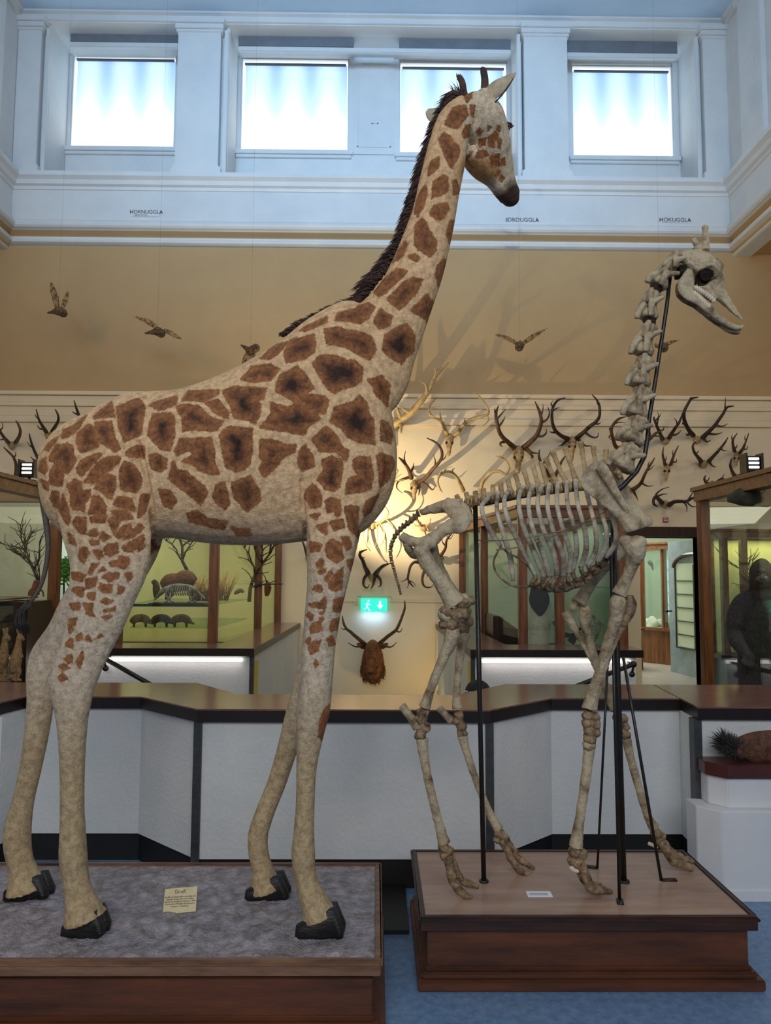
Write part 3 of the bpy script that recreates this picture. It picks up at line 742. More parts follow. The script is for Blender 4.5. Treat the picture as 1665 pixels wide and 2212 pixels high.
PT += polys(600, 1200, 5.53, '''370 580 460 560 500 570 560 500 580 540 560 630 490 620 380 610
660 670 680 530 800 490 790 650 710 670
340 710 370 680 430 720 400 770
390 870 420 820 500 790 530 900 400 920
505 685 550 675 540 705
620 860 650 770 750 750 710 870 640 900
370 1100 420 1040 510 1010 480 1140 400 1170
590 1000 650 970 680 1060 620 1080
430 1290 450 1250 490 1290 450 1330
500 760 540 750 530 785
330 1030 380 990 370 1060''')
PT.append([(710,1522),(708,1562),(699,1604),(690,1590),(692,1560),(698,1540)])
PT += polys(740, 380, 5.53, '''860 700 870 600 940 510 990 550 1020 640 1110 780 1110 880 1040 970 900 880 860 820
1050 430 1100 350 1240 320 1270 390 1200 500 1150 530 1050 470
1060 270 1090 60 1200 0 1250 30 1260 170 1180 230
1240 700 1290 540 1390 540 1370 850 1310 870
1110 1160 1140 1070 1200 1000 1330 1080 1280 1350 1210 1400 1150 1330 1130 1240
370 1380 560 1180 640 1110 760 1140 700 1220 500 1400 430 1450
540 1480 700 1290 850 1210 960 1240 910 1340 780 1500 680 1600 590 1530
820 1610 900 1530 1010 1410 1150 1600 1100 1760 1040 1850 1000 1720
780 950 860 930 920 980 880 1030 800 980
870 440 880 300 990 100 1010 200 960 370 900 480
600 1030 740 790 770 820 720 960
1310 60 1360 40 1400 200 1330 220''')
PT += polys(880, 120, 5.946, '''480 880 580 660 740 650 770 760 640 940
730 500 830 470 820 540 760 590
400 1080 470 1000 560 1060 580 1110 660 1160 650 1300 560 1440 450 1200
710 1000 750 900 800 900 790 1040 730 1060
810 650 860 640 850 790 820 780
270 1540 300 1350 400 1310 400 1420 330 1500
920 1170 920 1080 1000 1070 990 1150
880 1300 900 1230 1010 1220 1040 1280 960 1310
1050 1160 1050 1050 1110 1010 1110 1180
1080 1430 1070 1290 1110 1280 1110 1380
1130 1400 1130 1280 1180 1270 1180 1410
1130 1540 1160 1480 1190 1490 1150 1560
1180 1590 1200 1530 1240 1560 1210 1620
1135 1080 1125 990 1155 1000
1170 1180 1170 1080 1200 1080 1190 1190
1150 960 1150 900 1185 910 1180 970
1035 965 1035 910 1065 915
770 1320 800 1240 840 1230 800 1300
890 980 920 930 960 970 930 1030
1210 1400 1210 1320 1240 1320 1240 1400''')
PT += polys(60, 1130, 5.53, '''980 470 1060 450 1060 520 990 510
1090 470 1100 400 1200 410 1210 480 1150 550 1090 530
730 590 760 480 850 480 760 600
840 590 900 530 930 560
530 600 600 590 680 620 650 690 530 670
700 680 820 650 800 750 720 780 700 760
890 650 960 600 1090 600 1080 660 970 690
1160 600 1230 590 1250 650 1200 690
860 780 870 730 1010 740 990 820 900 830
1070 850 1080 750 1170 770 1120 850
540 800 580 760 670 780 660 880 600 860
710 850 800 830 790 900 730 900
880 930 930 900 1020 930 950 970
510 970 600 960 610 1030 540 1040
680 960 770 970 760 1060 800 1110 700 1090
910 1050 1050 1000 1040 1040
500 1150 590 1130 560 1220 500 1200
580 1350 640 1310 650 1390 590 1400
690 1380 720 1340 750 1400
460 1430 530 1380 530 1500 460 1470
440 1620 520 1560 530 1660 470 1680
580 1650 650 1530 660 1590 620 1730
380 1710 430 1670 500 1730 420 1760
370 1840 420 1800 480 1860 400 1890
820 1380 870 1320 900 1350
890 1120 1000 1110 920 1145
490 1230 530 1260 500 1310''')
CR = [([(296,955),(308,1000),(319,1050),(328,1100),(334,1150),(333,1200)], 7, .026), ([(652,1040),(653,1090),(657,1130),(664,1170)], 6, .016), ([(585,1085),(590,1115),(598,1140)], 3, .006), ([(596,1082),(600,1112),(608,1138)], 3, .006)]
nv = len(body.vertices)
_c = np.empty(nv*3); body.vertices.foreach_get('co', _c); _c = _c.reshape(-1, 3); _n = np.empty(nv*3); body.vertices.foreach_get('normal', _n); _n = _n.reshape(-1, 3)
_x, _y = proj(_c); _s = np.abs(_c[:, 1]-GY) > .06
_x = np.where(_c[:, 1] > GY, proj(np.stack([_c[:, 0], 2*GY-_c[:, 1], _c[:, 2]], 1))[0], _x)
for line, w_, dp_ in CR:
    d_ = np.full(nv, 1e9)
    for (ax_, ay_), (bx_, by_) in zip(line, line[1:]):
        t_ = np.clip(((_x-ax_)*(bx_-ax_)+(_y-ay_)*(by_-ay_))/((bx_-ax_)**2+(by_-ay_)**2), 0, 1)
        d_ = np.minimum(d_, np.hypot(_x-ax_-t_*(bx_-ax_), _y-ay_-t_*(by_-ay_)))
    _c -= _n*(dp_*np.clip(1-d_/w_, 0, 1)**.8*_s)[:, None]
body.vertices.foreach_set('co', _c.ravel()); body.update()
co = np.empty(nv*3); body.vertices.foreach_get('co', co); co = co.reshape(-1, 3)
cm = co.copy(); far = (cm[:, 1] > GY) & (cm[:, 2] < 3.0); cm[far, 1] = 2*GY-cm[far, 1]
qx, qy = proj(cm)
sd = np.full(nv, -12.0)
for pg in PT:
    pg = np.array(pg); pad = 14
    sel = np.where((qx > pg[:, 0].min()-pad) & (qx < pg[:, 0].max()+pad) & (qy > pg[:, 1].min()-pad) & (qy < pg[:, 1].max()+pad))[0]
    if not len(sel): continue
    x, y = qx[sel], qy[sel]; d = np.full(len(sel), 1e9); ins = np.zeros(len(sel), bool)
    for i in range(len(pg)):
        x1, y1 = pg[i]; x2, y2 = pg[(i+1) % len(pg)]
        t = np.clip(((x-x1)*(x2-x1)+(y-y1)*(y2-y1))/((x2-x1)**2+(y2-y1)**2+1e-9), 0, 1)
        d = np.minimum(d, np.hypot(x-x1-t*(x2-x1), y-y1-t*(y2-y1)))
        cnd = ((y1 > y) != (y2 > y)) & (x < (x2-x1)*(y-y1)/(y2-y1+1e-12)+x1)
        ins ^= cnd
    s_ = np.where(ins, d, -d); sd[sel] = np.maximum(sd[sel], s_)
# far legs of the animal stay nearly plain below the thigh
sd[(co[:, 1] > GY+0.05) & (co[:, 2] < 1.35)] = -12
at = body.attributes.new('patch', 'FLOAT', 'POINT'); at.data.foreach_set('value', sd)
# coat ground colour
def L3(c): return np.array(srgb(*c)[:3])
zz = co[:, 2]
cream, greybeige, shank = L3((230, 194, 150)), L3((210, 194, 172)), L3((190, 168, 132))
t1 = np.clip((1.95-zz)/0.35, 0, 1)[:, None]; t2 = np.clip((1.30-zz)/0.4, 0, 1)[:, None]
base = cream*(1-t1)+greybeige*t1; base = base*(1-t2)+shank*t2
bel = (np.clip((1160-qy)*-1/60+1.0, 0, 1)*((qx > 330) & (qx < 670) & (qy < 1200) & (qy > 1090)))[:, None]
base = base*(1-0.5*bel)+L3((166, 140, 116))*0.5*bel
hd = zz > P(1000, 440, GY).z
mz = np.array(P(1104, 440, GY+.28)); md = np.linalg.norm(co-mz, axis=1)
face = ((qx > 1003) & hd)[:, None]*1.0
base = base*(1-face)+(L3((222, 208, 182)))*face
jaw = np.clip(1-np.hypot((qx-1035)/58, (qy-368)/38), 0, 1)[:, None]*hd[:, None]
base = base*(1-np.clip(jaw*2, 0, .85))+L3((176, 122, 58))*np.clip(jaw*2, 0, .85)
mt = np.clip((0.135-md)/0.05, 0, 1)[:, None]
base = base*(1-mt)+L3((66, 46, 36))*mt
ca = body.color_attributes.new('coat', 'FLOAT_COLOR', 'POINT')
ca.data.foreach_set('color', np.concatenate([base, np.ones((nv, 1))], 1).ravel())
def hide_mat():
    m, nt, b = nodes_of('giraffe hide'); N, L = nt.nodes, nt.links
    a = N.new('ShaderNodeAttribute'); a.attribute_name = 'patch'
    c = N.new('ShaderNodeAttribute'); c.attribute_name = 'coat'
    tc = N.new('ShaderNodeTexCoord')
    def noi(sc, det=4, rough=0.6):
        n = N.new('ShaderNodeTexNoise'); n.inputs['Scale'].default_value = sc; n.inputs['Detail'].default_value = det; n.inputs['Roughness'].default_value = rough
        L.new(tc.outputs['Object'], n.inputs['Vector']); return n.outputs['Fac']
    def mt(op, x, y):
        n = N.new('ShaderNodeMath'); n.operation = op
        for i, q in enumerate((x, y)):
            if isinstance(q, (int, float)): n.inputs[i].default_value = q
            else: L.new(q, n.inputs[i])
        return n.outputs[0]
    edge = mt('ADD', mt('MULTIPLY', mt('SUBTRACT', noi(85, 6, .8), 0.5), 12), mt('MULTIPLY', mt('SUBTRACT', noi(20, 3), 0.5), 9))
    v = mt('ADD', mt('ADD', a.outputs['Fac'], 2.8), edge)
    mk = N.new('ShaderNodeMapRange'); L.new(v, mk.inputs[0]); mk.inputs['From Min'].default_value = -1.6; mk.inputs['From Max'].default_value = 1.8; mk.interpolation_type = 'SMOOTHSTEP'
    core = N.new('ShaderNodeMapRange'); L.new(mt('ADD', a.outputs['Fac'], mt('MULTIPLY', mt('SUBTRACT', noi(14, 6, .7), 0.5), 46)), core.inputs[0])
    core.inputs['From Min'].default_value = 5; core.inputs['From Max'].default_value = 26
    pc = N.new('ShaderNodeValToRGB'); L.new(core.outputs[0], pc.inputs[0])
    pc.color_ramp.elements[0].color = srgb(156, 104, 64); pc.color_ramp.elements[1].color = srgb(50, 30, 18)
    e = pc.color_ramp.elements.new(0.4); e.color = srgb(128, 82, 50)
    hs = N.new('ShaderNodeMix'); hs.data_type = 'RGBA'; hs.blend_type = 'MULTIPLY'; hs.inputs[0].default_value = 1
    hr = N.new('ShaderNodeValToRGB'); L.new(noi(46, 8, .8), hr.inputs[0]); hr.color_ramp.elements[0].position = .36; hr.color_ramp.elements[1].position = .62
    hr.color_ramp.elements[0].color = (.34, .30, .28, 1); hr.color_ramp.elements[1].color = (1.22, 1.16, 1.05, 1)
    L.new(pc.outputs[0], hs.inputs[6]); L.new(hr.outputs[0], hs.inputs[7])
    wear = N.new('ShaderNodeMix'); wear.data_type = 'RGBA'; wear.blend_type = 'MULTIPLY'; wear.inputs[0].default_value = 1
    wr = N.new('ShaderNodeValToRGB'); L.new(noi(38, 8, .75), wr.inputs[0]); wr.color_ramp.elements[0].position = .32; wr.color_ramp.elements[1].position = .6
    wr.color_ramp.elements[0].color = (.50, .44, .37, 1); wr.color_ramp.elements[1].color = (1.06, 1.05, 1.03, 1)
    L.new(c.outputs['Color'], wear.inputs[6]); L.new(wr.outputs[0], wear.inputs[7])
    mx = N.new('ShaderNodeMix'); mx.data_type = 'RGBA'; L.new(mk.outputs[0], mx.inputs[0]); L.new(wear.outputs[2], mx.inputs[6]); L.new(hs.outputs[2], mx.inputs[7])
    L.new(mx.outputs[2], b.inputs['Base Color']); b.inputs['Roughness'].default_value = .62; b.inputs['Specular IOR Level'].default_value = .35
    bp = N.new('ShaderNodeBump'); bp.inputs['Strength'].default_value = .9; bp.inputs['Distance'].default_value = .006
    L.new(mt('ADD', noi(120, 4, .7), mt('MULTIPLY', noi(24, 4), 1.2)), bp.inputs['Height']); L.new(bp.outputs[0], b.inputs['Normal'])
    return m
M['hide'] = hide_mat()
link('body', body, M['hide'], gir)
# ears
M['ear'] = mat('ear fur', (196, 184, 160), (150, 136, 112), .7, 18, .4, 90)
def ear(rows, w2):
    e = MB(); ptube(e, rows, seg=12, sub=4, depth=w2); return e
e1 = MB(); ptube(e1, [(1040,222,10,GY+.03,.9),(1056,205,17,GY+.01,.45),(1074,190,19,GY-.01,.3),(1092,176,14,GY-.02,.3),(1106,164,8,GY-.03,.3),(1115,157,2,GY-.035,.4)], seg=14, sub=4)
link('ear', remesh(e1, .004, 2), M['ear'], gir)
e1 = MB(); ptube(e1, [(975,252,10,GY+.06,.9),(958,252,18,GY+.05,.5),(943,250,21,GY+.05,.3),(931,245,16,GY+.05,.3),(922,238,6,GY+.05,.4)], seg=14, sub=4)
link('ear', remesh(e1, .004, 2), M['ear'], gir)
fold = MB(); ptube(fold, [(1066,224,1.6,GY-.045),(1084,205,2,GY-.062),(1098,186,1.8,GY-.062),(1108,170,1,GY-.055)], seg=6, sub=3); fold.build('ear_fold', M['mane'], gir, True)
# ossicones
M['ossi'] = mat('dark ossicone hair', (88, 56, 48), (40, 30, 34), .7, 20, .5, 80)
for rows in ([(1050,215,13,GY+.06),(1047,195,9.5,GY+.06),(1047,172,8.5,GY+.06),(1044,152,7.5,GY+.06),(1043,146,3,GY+.06)], [(1004,215,10,GY+.10),(1001,196,8,GY+.10),(998,178,7.5,GY+.10),(992,167,6,GY+.10),(989,162,2,GY+.10)]):
    o = MB(); ptube(o, rows, seg=12, sub=3)
    for _ in range(26):   # tufted tip
        a = P(rows[-2][0]+random.uniform(-6, 6), rows[-2][1]+random.uniform(-3, 8), rows[0][3]+random.uniform(-.01, .01))
        o.tube([a, a+Vector((random.uniform(-.008, .008), random.uniform(-.01, .01), .014))], [.002, .0003], 4)
    o.build('ossicone', M['ossi'], gir, True)
# eye with lashes
ey = MB(); ey.ball(P(1093, 276, GY+.075), (.020, .022, .024), 16, 12)
M['eye'] = mat('glass eye', (16, 12, 12), None, .08, 5, coat=1)
eo = ey.build('eye', M['eye'], gir, True)
ls = MB()
for k in range(14):
    a = P(1090+k*.5, 266+k*.9, GY+.06+random.uniform(0, .02))
    ls.tube([a, a+Vector((.016, -.006, .0)), a+Vector((.026+random.uniform(0, .006), -.008, -.003+.0008*k))], [.0024, .0018, .0004], 4)
ls.ball(P(1091, 270, GY+.07), (.018, .024, .012))
ls.build('eyelashes', M['mane'], gir, True)
nb = MB(); nb.ball(P(1118, 424, GY+.262), (.004, .008, .006)); nb.build('nostril', M['socket'], gir, True)
# mane: rows of tapering hair tufts along the crest
mn = MB()
crest = cat_rom([(612,722),(640,706),(700,680),(740,664),(776,645),(804,612),(828,580),(846,556),(870,518),(884,480),(897,440),(908,405),(918,368),(928,335),(940,300),(952,270),(968,240),(985,214),(996,202)], 10)
for i, (cx, cy) in enumerate(crest):
    j = min(i, len(crest)-2); dx = crest[j+1][0]-crest[j][0]; dy = crest[j+1][1]-crest[j][1]; L_ = math.hypot(dx, dy); dx /= L_; dy /= L_
    nxn, nyn = dy, -dx   # outward (up-left)
    f = i/len(crest); ln = 13 + 17*min(1, f*2.2)
    if f < .06: ln = 9
    if .27 < f < .31: ln *= 1.5
    for k in range(13):
        sx = random.uniform(-4, 4); oo = random.uniform(-3, 13)*(.4+.6*min(1, f*2.5))
        px, py = cx+dx*sx-nxn*oo, cy+dy*sx-nyn*oo
        yj = GY+random.uniform(-.020, .020)+(.02*f if f > .8 else 0)
        l = ln*random.uniform(.6, 1.15); back = random.uniform(.5, 1.4)
        tx = px+nxn*l*.75-dx*l*back; ty = py+nyn*l*.75-dy*l*back
        mx_, my_ = px+nxn*l*.45-dx*l*.25*back, py+nyn*l*.45-dy*l*.25*back
        w = random.uniform(.0035, .006)
        mn.tube([P(px, py, yj), P(mx_, my_, yj+random.uniform(-.006, .006)), P(tx, ty, yj+random.uniform(-.012, .012))], [w, w*.8, .0005], 4)
for k in range(26):   # wispy forelock behind the far ossicone
    a = (random.uniform(984, 1003), random.uniform(196, 212)); l = random.uniform(14, 34)
    q = random.uniform(1.9, 2.7)
    mn.tube([P(a[0], a[1], GY+.04), P(a[0]+math.cos(q)*l*.5, a[1]-math.sin(q)*l*.6, GY+.04), P(a[0]+math.cos(q)*l*.9, a[1]-math.sin(q)*l, GY+.04)], [.0022, .0015, .0003], 4)
mn.build('mane', M['mane'], gir, True)
# tail with tuft
M['tailskin'] = mat('grey tail skin', (92, 82, 74), (62, 54, 50), .7, 20, .3, 80)
tl = MB(); ptube(tl, [(88,1040,8,GY-.03),(92,1080,7,GY-.04),(100,1130,6.5,GY-.05),(104,1180,5.5,GY-.06),(98,1230,5,GY-.06),(88,1265,4.5,GY-.06),(74,1290,4,GY-.06),(60,1306,4,GY-.06)], seg=10)
to = tl.build('tail', M['tailskin'], gir, True)
tf = MB()
for k in range(150):
    s_ = random.uniform(-1, 1); a = P(66+random.uniform(-8, 6), 1300+random.uniform(-6, 8), GY-.06+random.uniform(-.01, .01))
    b = P(45+8*s_+random.uniform(-3, 3), 1322+random.uniform(-4, 4), GY-.06+random.uniform(-.012, .012)); c_ = P(54+12*s_, 1368+random.uniform(-18, 4), GY-.06)
    m2 = P(44+12*s_+random.uniform(-2, 2), 1345, GY-.06+random.uniform(-.012, .012))
    tf.tube([a, b, m2, c_], [.002, .0024, .002, .0004], 4)
tf.build('tail_tuft', M['tailhair'], to, True)
# hooves: two cloven halves per foot
def hoof(px, py, w, h, Y, name='hoof'):
    # px,py = back bottom corner ; w,h in pixels
    o = MB(); s = Y/F
    c = P(px, py, Y); zb = ZT-.006
    for k, dy in enumerate((-.026, .026)):
        x0 = c.x + (0 if k == 0 else .02); x1 = c.x + w*s*(1 if k == 0 else 1.02); ht = h*s*.86
        prof = [(x0, zb), (x1-.004, zb), (x1, zb+ht*.25), (x0+(x1-x0)*.80, zb+ht*1.0), (x0+(x1-x0)*.55, zb+ht*.95), (x0+.004, zb+ht*.38)]
        yc = Y+dy; n = len(prof); lay = []
        for yy, sc in ((-.024, .82), (-.016, .97), (0, 1), (.016, .97), (.024, .82)):
            mxx = (x0+x1)/2
            lay += [(mxx+(a-mxx)*sc, yc+yy, zb+(b_-zb)*sc) for a, b_ in prof]
        fs_ = []
        for i in range(4):
            for q in range(n): fs_.append((i*n+q, (i+1)*n+q, (i+1)*n+(q+1) % n, i*n+(q+1) % n))
        fs_ += [tuple(range(n)), tuple(range(5*n-1, 4*n-1, -1))]
        o.add(lay, fs_)
    return o.build(name, M['hoof'], gir, True)
hoof(138, 2012, 90, 62, 3.05); hoof(638, 2012, 102, 66, 3.045); hoof(14, 1938, 92, 56, 3.374); hoof(530, 1936, 92, 56, 3.374)

# ---------------- skeleton pedestal ----------------
sx0 = xat(908, 3.16, 1985); sx1 = xat(1636, 3.16, 1985)
ped_s = pedestal('skeleton_pedestal', sx0, sx1, 3.155, 3.90, ZT, 'low dark mahogany pedestal with bare plywood top, carrying the giraffe skeleton', M['plinth_top'])
for o in ped_s.children:
    if o.name.startswith('top_rim'): o.data.materials[0] = M['rim_dark']
sg = tag(MB().box((PZ(1137, 1930, ZT).x, PZ(1160, 1938, ZT).y, ZT), (PZ(1190, 1930, ZT).x, PZ(1160, 1926, ZT).y, ZT+.002)).build('label_plate', M['white_paper']), 'small white label lying on the plywood top between the skeleton feet', 'label')
c_ = PZ(1163, 1932, ZT)
for q in range(3):
    MB().box((c_.x-.042, c_.y+.006-.009*q, ZT+.002), (c_.x+.040, c_.y+.0085-.009*q, ZT+.0024)).build('text_line', M['ink'], sg)
# ---------------- giraffe skeleton ----------------
SY = 3.50; NS, FS = 3.374, 3.63
sk = empty('giraffe_skeleton', (P(1200, 1900, SY).x, SY, ZT), 'mounted giraffe skeleton on black iron rods, skull facing right', 'skeleton')
def rough(me, amp, freq, seed=0):
    nv_ = len(me.vertices); a_ = np.empty(nv_*3); me.vertices.foreach_get('co', a_); n_ = np.empty(nv_*3); me.vertices.foreach_get('normal', n_)
    a_ = a_.reshape(-1, 3); n_ = n_.reshape(-1, 3); k_ = np.array([noise.noise((x*freq+seed, y*freq, z_*freq)) for x, y, z_ in a_.tolist()])
    a_ += n_*(amp*k_)[:, None]; me.vertices.foreach_set('co', a_.ravel()); me.update()
    return me
def bone(name, mb, m='bone', voxel=.004, sm=2, amp=.0025, parent=None, freq=38):
    me = remesh(mb, voxel, sm); rough(me, amp, freq, random.random()*9)
    if (parent or sk) is sk:
        for v in me.vertices: v.co.z = max(v.co.z, ZT+.001)
    return link(name, me, M[m], parent or sk)
def pbone(name, rows, Y, m='bone', seg=12, sub=4, extra=None, **k):
    mb = ptube(MB(), rows, Y, seg, sub)
    for e in (extra or []): mb.ball(P(e[0], e[1], e[3] if len(e) > 3 else Y), e[2]*Y/F)
    return bone(name, mb, m, **k)
# skull
mb = MB(); Yk = SY
q = lambda x, y: (1300+x/3.95, 480+y/3.95)
def sp(rows, seg=14, sub=4, dep=1.0, Y=Yk):   # rows in the crop's own pixels
    ptube(mb, [(*q(r[0], r[1]), r[2]/3.95, r[3] if len(r) > 3 else Y, r[4] if len(r) > 4 else dep) for r in rows], Y, seg, sub)
sp([(640,300,40),(700,300,58),(780,310,80),(850,350,105),(910,430,115),(950,520,100),(985,590,72),(1030,640,50),(1080,700,38),(1130,760,26),(1175,810,14),(1200,832,7)], dep=.9)
sp([(800,250,40),(840,220,44),(880,230,40)], dep=1.4)
sp([(850,480,70),(880,560,62),(930,630,46),(960,670,30)], dep=.9)
sp([(700,360,34),(760,400,36),(820,460,40),(870,540,36)], dep=2.4)   # cheek arch
for s_ in (-1, 1):
    sp([(1040,670,18),(1100,740,14),(1150,800,8)], Y=Yk+s_*.014)
    ptube(mb, [(*q(940, 430), 16, Yk+s_*.085, .7), (*q(935, 410), 20, Yk+s_*.07, .7)], Yk, 14, 2)
h1 = [(880,240,38),(885,160,30),(880,90,26),(880,50,30),(882,28,20)]; h2 = [(830,215,34),(800,180,26),(785,150,26),(778,138,16)]
ptube(mb, [(*q(a, b), r/3.95, Yk-.03) for a, b, r in h1], Yk, 12, 3); ptube(mb, [(*q(a, b), r/3.95, Yk+.04) for a, b, r in h2], Yk, 12, 3)
sp([(600,300,22),(590,350,22)], dep=2)
me = remesh(mb, .0035, 2)
for side in (-1, 1):      # hollow the eye sockets
    oc = P(*q(915, 430), Yk+side*.09)
    for v in me.vertices:
        r = math.hypot(v.co.x-oc.x, v.co.z-oc.z)
        if r < .040 and (v.co.y-Yk)*side > 0.01:
            v.co.y -= side*.055*(1-(r/.040)**4)
rough(me, .002, 50)
me.materials.append(M['bone']); me.materials.append(M['socket'])
skull = link('skull', me, None, sk)
oc = P(*q(915, 430), Yk-.09)
for p in me.polygons:
    c = p.center
    if math.hypot(c.x-oc.x, c.z-oc.z) < .033: p.material_index = 1
cav = MB()
for (a, b, r) in ((680,400,34),(660,450,30),(690,440,34),(650,400,26)): cav.ball(P(*q(a, b), Yk), (r/3.95*Yk/F, .05, r/3.95*Yk/F))
link('skull_base', rough(remesh(cav, .004, 1), .004, 60), M['socket'], skull)
# mandible with both branches
for k, (dy, mm) in enumerate(((-.05, 'bone'), (.05, 'bone_dark'))):
    mb = MB(); off = 0 if k == 0 else -18; yo = 0 if k == 0 else 34
    ptube(mb, [(*q(a+off, b+yo), r/3.95, Yk+dy*f, d) for a, b, r, f, d in [(750,400,26,1,.4),(735,470,60,1,.3),(715,550,80,1,.28),(740,610,60,1,.35),(820,660,48,.95,.5),(900,730,42,.8,.6),(980,800,34,.6,.7),(1060,860,26,.4,.9),(1130,898,24,.25,1.3),(1190,905,18,.2,1.6)]], Yk, 14, 4)
    bone('mandible', mb, mm, voxel=.0035, amp=.0015, parent=skull)
for side in (-1, 1):
    for row in (0, 1):
        tm = MB()
        for i in range(9):
            f = i/8
            a = (800+150*f, 560+108*f-10*math.sin(f*3)) if row == 0 else (786+124*f, 600+108*f+6)
            c_ = P(*q(*a), Yk+side*.052)
            for dx in (-.0042, .0042): tm.ball(c_+Vector((dx, 0, 0)), (.0062, .010, .013), 8, 6)
        tm.build('upper_teeth' if row == 0 else 'lower_teeth', M['teeth'], skull, True)
tm = MB()
for i in range(7):
    a = P(*q(1170, 900), Yk-.018+.006*i); tm.tube([a, a+Vector((.012, 0, .006)), a+Vector((.022, (i-3)*.001, .008))], [.004, .005, .003], 6)
tm.build('front_teeth', M['teeth'], skull, True)
# neck vertebrae
def vert(a, b, ra, rb, name='neck_vertebra', Y=SY, plate=True):
    ra *= 1.22; rb *= 1.22
    """a: upper end, b: lower end in full pixels"""
    mb = MB(); ax, ay = a; bx, by = b; dx, dy = bx-ax, by-ay; L_ = math.hypot(dx, dy); ux, uy = dx/L_, dy/L_; nx_, ny_ = -uy, ux   # n points to the left/back when going down
    pt = lambda f, n: (ax+dx*f+nx_*n, ay+dy*f+ny_*n)
    rows = [(*pt(-.04, 0), ra*.7), (*pt(.08, 0), ra), (*pt(.3, 0), (ra+rb)*.36), (*pt(.55, 0), (ra+rb)*.36), (*pt(.85, 0), rb), (*pt(1.0, 0), rb*.85)]
    ptube(mb, rows, Y, 14, 3)
    sgn = 1 if nx_ < 0 else -1
    for s_ in (-1, 1):
        yy = Y+s_*.035
        # rear articular process (behind, low), front one (top), rib-like wing on the throat side
        ptube(mb, [(*pt(.45, sgn*rb*.5), 7, yy), (*pt(.8, sgn*rb*.95), 8, yy), (*pt(1.08, sgn*rb*.95), 6, yy)], Y, 8, 2)
        ptube(mb, [(*pt(.4, sgn*ra*.2), 7, yy), (*pt(.0, sgn*ra*.25), 7, yy), (*pt(-.18, sgn*ra*.2), 5, yy)], Y, 8, 2)
        ptube(mb, [(*pt(.35, -sgn*ra*.3), 7, Y+s_*.05), (*pt(.15, -sgn*ra*1.0), 6, Y+s_*.06), (*pt(.05, -sgn*ra*1.35), 4.5, Y+s_*.055)], Y, 8, 2)
        ptube(mb, [(*pt(.2, 0), 7, Y+s_*.055, .5), (*pt(.5, -sgn*3), 8, Y+s_*.06, .5), (*pt(.85, -sgn*rb*.3), 7, Y+s_*.05, .5)], Y, 8, 2)
    ptube(mb, [(*pt(.2, sgn*ra*.7), 5), (*pt(.5, sgn*ra*1.0), 6), (*pt(.8, sgn*rb*.95), 5)], Y, 8, 2)
    return bone(name, mb, 'bone', voxel=.0045, sm=1, amp=.003)
VN = [((1463,548),(1452,580),12,15),((1447,574),(1418,618),15,19),((1410,632),(1398,688),15,19),((1403,704),(1386,766),16,20),((1395,774),(1378,834),17,21),((1389,840),(1370,899),18,22),((1381,904),(1360,957),19,24),((1366,965),(1340,1014),20,24)]
for a, b, ra, rb in VN: vert(a, b, ra, rb)
for i in range(1, len(VN)-1):
    dm = MB(); b = VN[i][1]; a2 = VN[i+1][0]; ptube(dm, [(b[0]+2, b[1]-2, 13, SY), ((b[0]+a2[0])/2+2, (b[1]+a2[1])/2, 14, SY), (a2[0], a2[1]+3, 12, SY)], SY, 12, 2)
    dm.build('disc_felt', M['socket'], sk, True)
# back: centre line and spines
back = [(1335,1022),(1312,1036),(1290,1042),(1268,1044),(1246,1046),(1224,1048),(1204,1051),(1184,1053),(1164,1056),(1144,1059),(1124,1062),(1104,1066),(1084,1070),(1064,1074),(1045,1078),(1028,1081),(1011,1084),(994,1088)]
tops = [(1342,966),(1308,971),(1281,963),(1254,953),(1220,966),(1193,976),(1177,987),(1167,996),(1150,1002),(1130,1010),(1112,1022),(1096,1033),(1081,1040),(1065,1046),(1045,1054),(1026,1060),(1006,1063),(985,1068)]
for i, ((bx, by), (tx, ty)) in enumerate(zip(back, tops)):
    mb = MB(); r = 13 if i < 10 else 10
    nx2 = back[min(i+1, len(back)-1)]; pv = back[max(i-1, 0)]; hx, hy = (nx2[0]-pv[0])*.21, (nx2[1]-pv[1])*.21
    ptube(mb, [(bx-hx, by-hy+4, r), (bx, by+4, r*.82), (bx+hx, by+hy+4, r)], SY, 12, 2)
    L_ = math.hypot(tx-bx, ty-by)
    ptube(mb, [(bx, by-2, 8, SY, .6), (bx+(tx-bx)*.4, by+(ty-by)*.4, 5.5 if L_ > 40 else 6, SY, .5), (bx+(tx-bx)*.85, by+(ty-by)*.85, 6, SY, .6), (tx, ty, 7 if i < 6 else 5, SY, .9)], SY, 10, 3)
    wd = .05 if i < 12 else .09
    for s_ in (-1, 1): mb.tube([P(bx, by-4, SY), P(bx, by-3, SY+s_*wd*.6), P(bx, by+(0 if i < 12 else 4), SY+s_*wd)], [.012, .008, .006], 8, [.010]*3)
    bone('thoracic_vertebra' if i < 13 else 'lumbar_vertebra', mb, 'spine_bone', voxel=.004, sm=1)
pad = MB(); ptube(pad, [(x, y+11, 4.5) for x, y in back[2:15]], SY, 10, 2); pad.build('spine_bar', M['blackmetal'], sk, True)
